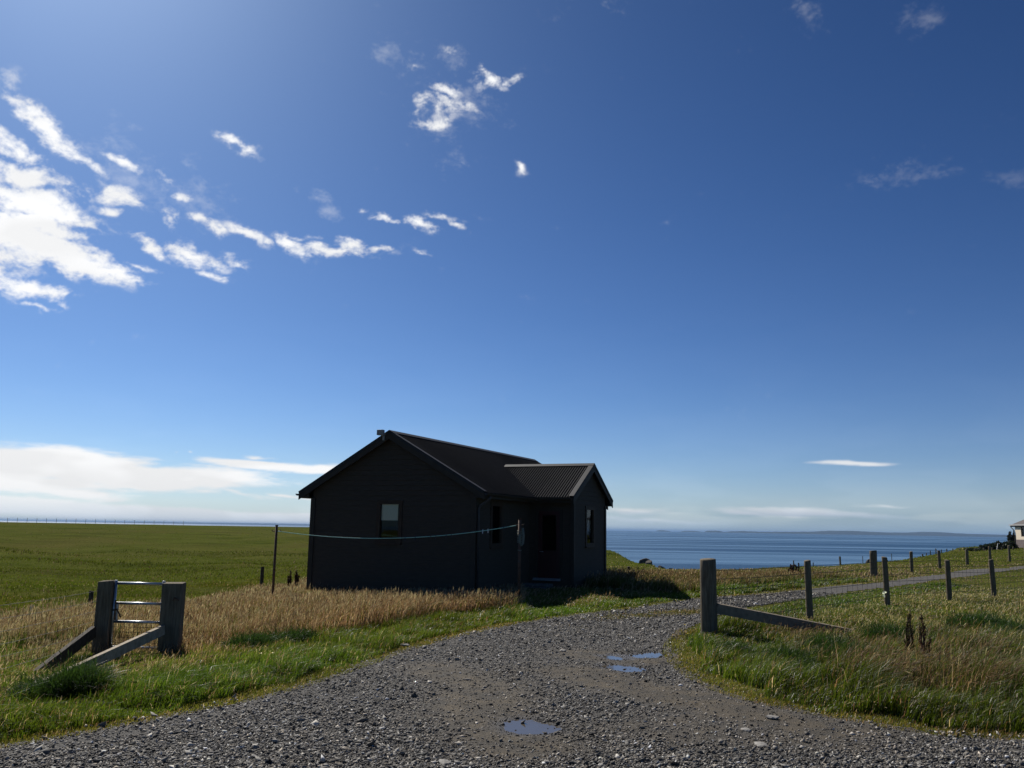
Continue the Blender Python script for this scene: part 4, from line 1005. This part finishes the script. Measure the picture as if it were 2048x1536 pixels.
zone[(zone < 0) & beyond & ~infield] = 3             # rough beyond the track
zone[(zone < 0) & ~left & (D_ < 15.2+(nA-.5)*3)] = 4 # rough right verge
zone[(zone < 0) & ~left] = 5                         # lawn by the fence
zone[infield] = 6
# greener clumps inside the tan grass
zone[(zone == 2) & ((nA*.6+nC*.4+(u-.5)*.10) > .585)] = 7
zone[(zone == 2) & (lyc < 0) & (lyc > -1.2) & (lxc > -CABW-2.5) & (nA > .45)] = 7
wpx = .00062
nB2 = fbm(x, y, .8, 141)
low_ = np.ones(len(x)); low_[(x > 2.7) & (x < 6.0) & (y > 11.6) & (y < 14.5)] = .5; low_[(x < -4.2) & (x > -7.0) & (y > 8.6) & (y < 13.4)] = .55; low_[(x < -4.7) & (x > -6.0) & (y > 11.2) & (y < 13.6)] = .34; k_ = left & (x < .4) & (y > 16.3); low_[k_] *= np.clip(1-(y[k_]-16.3)*.13, .42, 1); k_ = ~left & (D_ > 15.5); low_[k_] = np.clip(s_[k_]/7, .3, 1)
low_[door_] = .6; low_[(lxc > -.4) & (lxc < 1.7) & (lyc > 1.6) & (lyc < 3.6)] = .38
def emit(k_, dens, hfun, cols, name, mat, label, w0=.006, lean=.45, headp=0, tip=None, mix=None, jit=.25, mask=None):
    q = np.where((zone == k_) & (u < dens) if mask is None else mask)[0]
    if len(q) == 0: return
    h = hfun(q)*low_[q]; w = np.maximum(w0, wpx*D_[q])*rng.uniform(.7, 1.2, len(q)); c = pick(cols, len(q), jit)*(np.clip(.55+.95*nB2[q], .6, 1.45)*np.where(left[q], 1, .92))[:, None]
    if mix:
        r = rng.uniform(0, 1, len(q)) < mix[1]; c[r] = pick(mix[0], int(r.sum()), jit)
    hu = np.clip((fbm(x[q], y[q], 2.4, 151)-.3)*2.2, 0, 1)[:, None]; c = c*(np.array([[1.08, .93, .86]])*(1-hu)+np.array([[.93, 1.03, .92]])*hu)
    hd = (rng.uniform(0, 1, len(q)) < headp) if headp else None
    blades(name, x[q], y[q], h, w, np.abs(rng.normal(lean, .28, len(q))), c, mat, label, hd, leandir=-.5, tipcol=pick(tip, len(q), .2) if tip else None)
R1 = lambda a, b, q: rng.uniform(a, b, len(q))
emit(0, .75, lambda q: R1(.02, .06, q), MOSS, 'moss_fringe', M['grass'], 'short yellow green fringe of grass along the gravel edges', .007, .5, mix=(TAN, .12))
emit(1, 1, lambda q: R1(.08, .24, q)*np.clip(.15+1.9*(nB[q]-.12), .3, 1.7)*np.clip(.5+s_[q], .5, 1.1)*np.where(left[q], 1, 1.5), LUSH, 'verge_grass', M['grass'], 'lush green grass growing along both edges of the track', .0075, .6, mix=(STRAW+TAN+BROWN+BROWN, .09), headp=.002, tip=STRAW)
emit(2, .74, lambda q: R1(.18, .46, q)*np.clip(.30+1.35*nB[q]*(.6+.8*nA[q]), .35, 1.25), TAN, 'dry_grass', M['dry'], 'tall pinkish tan seeding grass in front of the cabin', .005, .32, headp=.42, tip=TAN+TAN+STRAW, mix=(LUSH+FIELD+BROWN, .36))
emit(7, .9, lambda q: R1(.15, .36, q), LUSH+FIELD, 'tussock_grass', M['grass'], 'green tussocks standing among the tan seeding grass', .0075, .5, headp=.05, tip=TAN, mix=(TAN, .22))
emit(8, .9, lambda q: R1(.07, .22, q)*(.5+.9*nB[q]), LUSH+FIELD, 'mixed_grass', M['grass'], 'mixed green and brown grass between the left track edge and the tan grass', .0075, .55, headp=.05, tip=TAN, mix=(TAN+BROWN, .24))
emit(3, .85, lambda q: R1(.15, .42, q)*(.6+.8*nA[q]), TAN+FIELD+FIELD, 'meadow_grass', M['dry'], 'rough mixed grass between the far track edge and the fields', .0065, .35, headp=.3, tip=TAN+BROWN, mix=(LUSH, .25))
q4 = nA*.55+nC*.45
emit(4, 1, lambda q: R1(.12, .36, q)*np.clip(.2+1.9*(nB[q]-.1), .35, 1.7), LUSH+FIELD, 'rough_grass', M['grass'], 'rough green grass under the brace on the right verge', .0075, .6, headp=.03, tip=STRAW, mix=(BROWN+TAN, .18), mask=(zone == 4) & (q4+(u-.5)*.16 <= .50))
emit(4, 1, lambda q: R1(.16, .5, q)*np.clip(.2+1.7*(nB[q]-.1), .35, 1.5), BROWN+TAN+BROWN, 'brown_grass', M['dry'], 'dead brown and tan grass on the right verge', .0055, .6, headp=.22, tip=TAN+BROWN, mix=(LUSH, .50), mask=(zone == 4) & (q4+(u-.5)*.16 > .50))
emit(5, .8, lambda q: R1(.07, .20, q)*(.5+.9*nA[q]), FIELD+LUSH, 'bank_grass', M['grass'], 'shorter green grass around the right verge fence', .0075, .45, headp=.03, tip=STRAW, mix=(TAN, .17))
emit(6, .6, lambda q: R1(.04, .12, q)*(.4+1.1*nB[q]), FIELD, 'field_grass', M['pasture'], 'short green pasture grass just beyond the garden fence', .008, .45, mix=(TAN, .06))
# far pasture: sparser, broader tufts
N_ = 330000
th_ = rng.uniform(math.radians(-37), math.radians(37), N_); D_ = 26*(225/26.)**(rng.uniform(0, 1, N_)**1.15)
x, y = D_*np.sin(th_), D_*np.cos(th_)
inn = inpoly(x, y, TP); ok = ~inn & ~excl(x, y) & (D_ < coast(x, y)+1.5) & ((D_ > 33.5) | (rng.uniform(0, 1, N_) < .4)) & ((x > 4) | (rng.uniform(0, 1, N_) < np.clip(1.5-D_/50, .06, 1)) | ((fbm(x*.16, y, 3.2, 37) > .60) & (D_ < 70)))
x, y, D_, th_ = x[ok], y[ok], D_[ok], th_[ok]
nA, nC = fbm(x*.45, y, 5.0, 31), fbm(x*.6, y, 17, 33)
h = rng.uniform(.03, .085, len(x))*(.5+nA)*(1+.003*D_); rgt = x > 5
near_ = np.minimum(polydist(x, y, LEw), polydist(x, y, REw)); low2 = polydist(x, y, REw) < polydist(x, y, LEw)
h = np.where(rgt & (D_ < 50), h*1.9, h)*np.where(low2, np.clip(near_/9, .25, 1), np.clip(near_/2, .4, 1)); tus = (fbm(x*.16, y, 3.2, 37) > .60) & (D_ < 70) & (x < 4); h = np.where(tus, h*1.5, h)
c = pick(FIELD, len(x), .2); k_ = (rng.uniform(0, 1, len(x)) < np.where(rgt & (y < 60), .42, .07)+.25*(nC > .6)*rgt); c[k_] = pick(TAN+[(.17, .14, .06)], int(k_.sum()), .2)*np.where(rgt[k_], .8, .45)[:, None]
c[tus] *= .62; fade_ = (x < 4) & ~tus; c[fade_] *= .82
w = np.maximum(.01, .00075*D_)*rng.uniform(.7, 1.5, len(x))
blades('pasture_tufts', x, y, h, w, np.abs(rng.normal(.4, .25, len(x))), c*1.1, M['pasture'], 'short grass tufts of the wide green pasture reaching to the coast', leandir=-.5)
# tall clumps: dark tussocks that stand out
def clump(spec, name, label, cols, mat):
    X_, Y_, Hh, Cc = [], [], [], []
    for (px, py, r_, hh, n__) in spec:
        cx, cy = gnd(px, py, -.05); a = rng.uniform(0, 6.28, n__); rr_ = r_*np.sqrt(rng.uniform(0, 1, n__)); X_.append(cx+rr_*np.cos(a)); Y_.append(cy+rr_*np.sin(a)); Hh.append(hh*rng.uniform(.55, 1.05, n__)*(1-.4*(rr_/r_)**2)); Cc.append(pick(cols, n__, .3))
    X_, Y_, Hh, Cc = map(np.concatenate, (X_, Y_, Hh, Cc)); blades(name, X_, Y_, Hh, np.maximum(.007, wpx*np.hypot(X_, Y_))*rng.uniform(.7, 1.2, len(X_)), np.abs(rng.normal(.5, .3, len(X_))), Cc, mat, label, rng.uniform(0, 1, len(X_)) < .05)
clump([(150,1392,.26,.50,3000),(182,1375,.2,.40,1400),(95,1400,.22,.36,1800),(60,1392,.2,.30,1500),(500,1290,.35,.34,2200),(590,1280,.32,.32,2000),(540,1286,.3,.3,1500),(1700,1345,.4,.38,2400),(1660,1320,.35,.36,1800),(1960,1275,.5,.42,2600),(2040,1300,.5,.4,2400),(1460,1325,.3,.3,1500),(1570,1345,.35,.32,1800),(1850,1385,.5,.34,2600),(1700,1400,.4,.3,2200),(1950,1400,.5,.36,2600),(1600,1375,.35,.3,1700),(1780,1300,.4,.4,2000),(1900,1330,.4,.42,2000)], 'tussock_grass', 'tall dark green tussocks scattered along both verges', [(.025, .05, .011), (.03, .06, .012), (.04, .07, .015)], M['grass'])
clump([(1190,1246,.4,.05,500),(1225,1242,.4,.06,700),(1262,1238,.45,.06,800),(1300,1236,.4,.055,700),(1340,1232,.45,.07,900),(1378,1229,.4,.07,800),(1405,1226,.3,.06,400),(1130,1268,.25,.04,150),(1165,1262,.25,.04,160),(560,1372,.3,.05,300),(480,1390,.3,.05,300),(690,1334,.3,.05,300)], 'weed_patch', 'low moss and weeds growing in patches on the gravel track', MOSS+[(.11, .085, .03)]+TAN[:1], M['grass'])
# yellow flowers
fl = [(518,1308),(541,1307),(1368,1250),(1374,1268),(1570,1304),(1579,1310),(1542,1320),(1592,1308),(1652,1289),(1650,1297)]
fm, ft, fb = newmat('yellow_petal'); fb.inputs['Base Color'].default_value = (.75, .55, .02, 1); fb.inputs['Roughness'].default_value = .5
flab = ['left yellow flower of the pair on the left verge', 'right yellow flower of the pair on the left verge', 'upper yellow flower below the thick strainer post', 'lower yellow flower below the thick strainer post', 'leftmost yellow flower of the four on the right verge', 'second yellow flower of the four on the right verge', 'lowest yellow flower on the right verge', 'rightmost yellow flower of the four on the right verge', 'upper yellow flower under the end of the brace', 'lower yellow flower under the end of the brace']
for (px, py), lab in zip(fl, flab):
    x_, y_ = gnd(px, py+17); z_ = T1(x_, y_); e = empty('buttercup', (x_, y_, z_), label=lab, cat='flower', group='yellow flowers on the verges'); hh = topz(px, py, y_)-z_
    MB().tube([(0, 0, 0), (.01, 0, hh)], .003, 5).build('stem', M['wood_dark'], e); mb = MB()
    for k_ in range(5):
        a_ = k_*1.2566; mb.add([(.01, 0, hh), (.01+.018*math.cos(a_-.5), .018*math.sin(a_-.5), hh+.008), (.01+.026*math.cos(a_), .026*math.sin(a_), hh+.014), (.01+.018*math.cos(a_+.5), .018*math.sin(a_+.5), hh+.008)], [(0, 1, 2, 3)])
    mb.build('petals', fm, e)

# ------------------------------------------------------------------ light and sky
SUN_AZ, SUN_EL = math.radians(-31), math.radians(41)
sd_ = bpy.data.lights.new('sun', 'SUN'); sd_.energy = 4.8; sd_.angle = math.radians(.53); sd_.color = (1, .95, .87)
so = bpy.data.objects.new('sun', sd_); COL.objects.link(so)
dirv = Vector((math.sin(SUN_AZ)*math.cos(SUN_EL), math.cos(SUN_AZ)*math.cos(SUN_EL), math.sin(SUN_EL)))
so.rotation_euler = dirv.to_track_quat('Z', 'Y').to_euler(); so.location = dirv*50
w_ = bpy.data.worlds.new('World'); scene.world = w_; w_.use_nodes = True
t = NT(w_.node_tree); bg = w_.node_tree.nodes['Background']; outw = w_.node_tree.nodes['World Output']
sky = t.n('ShaderNodeTexSky'); sky.sky_type = 'NISHITA'; sky.sun_disc = False; sky.sun_elevation = SUN_EL; sky.sun_rotation = SUN_AZ
sky.altitude = 0; sky.air_density = .7; sky.dust_density = .55; sky.ozone_density = 8.0
pre = t.mix(1.0, sky.outputs[0], (.585, .65, .64), 'MULTIPLY')
gm = t.n('ShaderNodeGamma'); gm.inputs[1].default_value = 1.36; t.l(pre, gm.inputs[0])
t.l(gm.outputs[0], bg.inputs[0]); bg.inputs[1].default_value = .068
def cloud_map():
    """opacity and whiteness of the cloud cover by compass bearing and elevation, from layered noise"""
    A0, A1, E0, E1 = math.radians(-48), math.radians(48), math.radians(-1.5), math.radians(48)
    W, Hh = 2000, 1030
    az, el = np.meshgrid(np.linspace(A0, A1, W), np.linspace(E0, E1, Hh))
    def fb(x, y, s, seed, o=6, g=.55):
        t_, a_, n_ = 0, 1, 0
        for k_ in range(o):
            c_, s_ = math.cos(.6*k_), math.sin(.6*k_)
            t_ = t_+a_*vnoise(x*c_-y*s_, x*s_+y*c_, s/2.03**k_, seed+k_*3); n_ += a_; a_ *= g
        return t_/n_
    def azel(px, py):
        d = ray(px, py); d = d/np.linalg.norm(d); return math.atan2(d[0], d[1]), math.asin(d[2]), 1/np.linalg.norm(ray(px, py))/FPX
    def masks(ells, ax, ey):
        acc = np.full(ax.shape, -1.0)
        for (px, py, rx, ry, rot, st) in ells:
            a0, e0, sc_ = azel(px, py); R_ = max(rx, ry)*sc_*2.6+.03; ce = math.cos(e0)
            i0, i1 = np.searchsorted(az[0], [a0-R_/ce, a0+R_/ce]); j0, j1 = np.searchsorted(el[:, 0], [e0-R_, e0+R_])
            if i1 <= i0 or j1 <= j0: continue
            dx = (ax[j0:j1, i0:i1]-a0)*ce; dy = ey[j0:j1, i0:i1]-e0; r_ = -math.radians(rot)-ROLL; c_, s_ = math.cos(r_), math.sin(r_)
            u = (dx*c_+dy*s_)/(rx*sc_); v = (-dx*s_+dy*c_)/(ry*sc_)
            acc[j0:j1, i0:i1] = np.maximum(acc[j0:j1, i0:i1], (1-np.hypot(u, v))*st)
        return acc
    sst = lambda v, a, b: (lambda q: q*q*(3-2*q))(np.clip((v-a)/(b-a), 0, 1))
    PUFF = [(105,255,135,36,36,1.5),(175,318,60,20,30,1.1),(40,300,110,30,20,1.3),(40,345,165,36,10,1.9),(60,400,180,42,9,2.2),(50,440,150,40,6,2.2),(70,485,205,46,11,2.4),(140,522,140,36,16,2.1),(215,550,95,18,14,1.4),(60,568,120,26,4,1.7),(-140,420,230,210,0,2.2),
            (65,604,60,10,5,.95),(130,606,32,9,20,.8),
            (258,331,40,14,12,1.25),(240,388,56,24,10,1.1),(328,357,32,16,10,.95),(357,396,34,10,10,.95),(232,417,30,11,5,1.0),(338,440,34,28,32,1.25),(300,492,56,17,28,1.2),(388,512,76,28,14,1.3),(430,551,34,14,12,1.15),(395,437,28,13,8,1.05),
            (430,457,40,17,22,1.05),(505,474,80,17,14,1.15),(465,521,34,18,20,.85),(588,490,54,22,22,1.5),(650,502,90,17,5,1.6),(692,490,40,25,0,1.55),(738,505,44,12,8,1.25),(600,472,60,8,5,.7),(727,422,18,10,20,.85),(775,440,42,13,12,1.25),
            (850,450,58,19,10,1.45),(898,440,46,13,12,1.15),(920,458,32,12,28,1.15),(852,503,20,9,10,.75),(283,535,42,8,10,.85),
            (893,184,56,20,10,1.1),(846,205,36,22,-38,.75),(935,212,40,20,32,.85),(870,240,64,15,-5,.95),(890,210,72,36,0,.85),(985,165,62,16,16,1.05),(1020,162,32,20,-14,1.0),(963,150,14,30,-12,.85),(820,130,30,16,-35,.55),(915,108,30,16,20,.55),
            (1036,342,18,12,35,.72),(465,284,58,17,18,1.0),(465,284,50,15,18,.9)]
    FAINT = [(1880,26,60,26,8,1.1),(1795,354,75,24,2,1.0),(2020,356,60,18,0,1.0),(1602,30,40,28,30,.95),(650,410,40,18,25,1.1),(945,320,44,24,0,1.0),(415,372,90,34,12,1.0),(300,350,150,60,15,1.0),(812,126,40,26,-35,1.2),(920,112,40,26,20,1.1),(770,97,30,22,-30,1.1),(890,210,90,55,0,1.2)]
    AZ, EL = az, el; jc = int(Hh*(7.0+1.5)/49.5); az, el = AZ[jc:], EL[jc:]
    wx = fb(az, el*1.5, .05, 101, 4)-.5; wy = fb(az, el*1.5, .05, 131, 4)-.5
    ax, ey = az+wx*.035, el+wy*.024
    pm = masks(PUFF, ax, ey); fm_ = masks(FAINT, ax, ey)
    n1 = fb(az, el*1.6, .045, 7, 6, .62)-.5; n2 = fb(az+wx*.02, el*1.7+wy*.02, (.0105), 47, 5, .74)-.5
    fa_ = sst(fm_*.62+n1*2.0+n2*1.6, -.05, 1.4)*.22*np.clip(1.05-.75*np.clip(az*2.2-.3, 0, 1), .3, 1); d_ = pm*1.15+n1*2.0+n2*1.9; a = np.zeros(AZ.shape); a[jc:] = sst(d_, .10, 1.60)*np.clip(.25+.95*np.clip(pm*1.6, 0, 1), 0, 1); a[jc:] = np.maximum(a[jc:], fa_)
    jd = int(Hh*(12.0+1.5)/49.5); az, el = AZ[:jd], EL[:jd]
    BANK = [(-150,930,420,60,1,2.0),(150,925,330,42,3.5,1.9),(330,955,330,40,5,1.8),(440,955,230,34,4,1.5),(490,987,150,15,6,1.4),(540,928,170,16,3,1.6),(620,938,150,14,1.5,1.6),(540,914,60,8,3,1.2),(388,902,18,7,0,1.0),(355,903,16,6,0,.9),(248,889,26,5,4,.9),(578,992,120,7,3,1.1),(60,980,260,10,2,.9),
            (562,957,60,7,4,.9),(470,1001,30,5,0,.9),(120,984,40,5,0,.9),(215,990,40,4,0,.9)]
    bx_, by_ = az+(fb(az*3, el*14, .3, 201, 5)-.5)*.06, el+(fb(az*3, el*10, .25, 231, 5)-.5)*.010
    bm_ = masks(BANK, bx_, by_); n3 = fb(az*3.2, el*22, .5, 61, 7, .6)-.5
    b_ = sst(bm_+n3*3.0, .12, .85)
    LOW = [(300,1024,1000,18,.9,2.4),(0,1018,900,16,.9,1.2),(1668,928,110,8,-1,1.6),(1600,1026,230,11,1.5,1.25),(1480,1024,120,9,1,1.25),(1255,1021,150,9,1,1.0),(1770,1012,90,6,0,.8),(1300,1040,150,6,1,.5)]
    lm = masks(LOW, bx_, by_); l_ = sst(lm+n3*1.5, .1, 1.0)*.85
    full = lambda q: np.concatenate([q, np.zeros((Hh-jd, W))]); b_, l_, n3 = full(b_), full(l_), full(n3); az, el = AZ, EL
    # thin pale veil low over the sea
    veil = np.exp(-np.maximum(0, el-math.radians(.4))/math.radians(2.3))*.46*(1+.5*n3)*np.clip(.9-.25*(az-.1), .5, 1.3)+.10*np.exp(-np.maximum(0, el)/math.radians(7))
    dk = np.clip(.35+az*2.5, .12, 1)*full(sst(fb(az[:jd]*2.2, el[:jd]*30, .4, 77, 4), .50, .64))*np.exp(-((el-math.radians(.95))/math.radians(.55))**2)
    al = 1-(1-a)*(1-b_)*(1-l_)*(1-np.clip(veil, 0, .8))
    sh = fb(az*2, el*7, .16, 88, 3); sh2 = np.clip((sh-.40)/.2, 0, 1)
    white = .93+.10*sh2; col = np.stack([white*.985, white*.99, white*1.0], -1)
    low = np.exp(-np.maximum(0, el)/math.radians(3.2))[..., None]
    col = col*(1-low)+low*np.array([.90, .905, .905])*(.90+.12*sh2[..., None]); col = col*(1-.10*low*np.clip(az[..., None]*4+.3, 0, 1))
    bb_ = np.exp(-(np.maximum(0, el)/math.radians(.85))**2)*np.clip(.55+1.1*az, .35, 1); col = col*(1-.30*dk[..., None]*np.array([1, .8, .5]))*(1-bb_[..., None]*np.array([.52, .34, .10]))
    cut = np.clip((el-E0)/math.radians(.5), 0, 1)
    rgba = np.concatenate([col, (al*cut)[..., None]], -1).astype(np.float32)
    return rgba, A0, A1, E0, E1

rgba, CA0, CA1, CE0, CE1 = cloud_map()
ci = bpy.data.images.new('cloud_cover', rgba.shape[1], rgba.shape[0], alpha=True, float_buffer=True); ci.colorspace_settings.name = 'Non-Color'; ci.alpha_mode = 'CHANNEL_PACKED'
ci.pixels.foreach_set(rgba.ravel()); ci.update(); ci.pack()
tc = t.n('ShaderNodeTexCoord').outputs['Generated']
sx_ = t.n('ShaderNodeSeparateXYZ'); t.l(tc, sx_.inputs[0])
azn = t.math('ARCTAN2', sx_.outputs[0], sx_.outputs[1]); eln = t.math('ARCSINE', sx_.outputs[2])
cb = t.n('ShaderNodeCombineXYZ'); t.l(t.math('MULTIPLY_ADD', azn, 1/(CA1-CA0), -CA0/(CA1-CA0)), cb.inputs[0]); t.l(t.math('MULTIPLY_ADD', eln, 1/(CE1-CE0), -CE0/(CE1-CE0)), cb.inputs[1])
it = t.n('ShaderNodeTexImage'); it.image = ci; it.extension = 'CLIP'; it.interpolation = 'Cubic'; t.l(cb.outputs[0], it.inputs['Vector'])
bgc = t.n('ShaderNodeBackground'); t.l(it.outputs['Color'], bgc.inputs[0]); bgc.inputs[1].default_value = 1.0
mxw = t.n('ShaderNodeMixShader'); t.l(it.outputs['Alpha'], mxw.inputs[0]); t.l(bg.outputs[0], mxw.inputs[1]); t.l(bgc.outputs[0], mxw.inputs[2]); t.l(mxw.outputs[0], outw.inputs[0])

# ------------------------------------------------------------------ air
hz = MB().box((-42000, -2000, -14), (42000, 42000, 42)).build('haze', None); hm = bpy.data.materials.new('sea_air'); hm.use_nodes = True; tn = hm.node_tree
tn.nodes.remove(tn.nodes['Principled BSDF']); pvn = tn.nodes.new('ShaderNodeVolumePrincipled'); pvn.inputs['Color'].default_value = (.42, .66, 1.0, 1); pvn.inputs['Density'].default_value = 6.0e-5; pvn.inputs['Anisotropy'].default_value = 0.0
tn.links.new(pvn.outputs[0], tn.nodes['Material Output'].inputs['Volume']); hz.data.materials.append(hm); tag(hz, 'thin pale blue sea air over the whole place', 'haze', kind='stuff')

scene.view_settings.view_transform = 'Standard'; scene.view_settings.look = 'None'; scene.view_settings.exposure = 0.0; scene.view_settings.gamma = 1.0
scene.cycles.max_bounces = 5; scene.cycles.diffuse_bounces = 3; scene.cycles.glossy_bounces = 3; scene.cycles.transparent_max_bounces = 6; scene.cycles.volume_bounces = 0
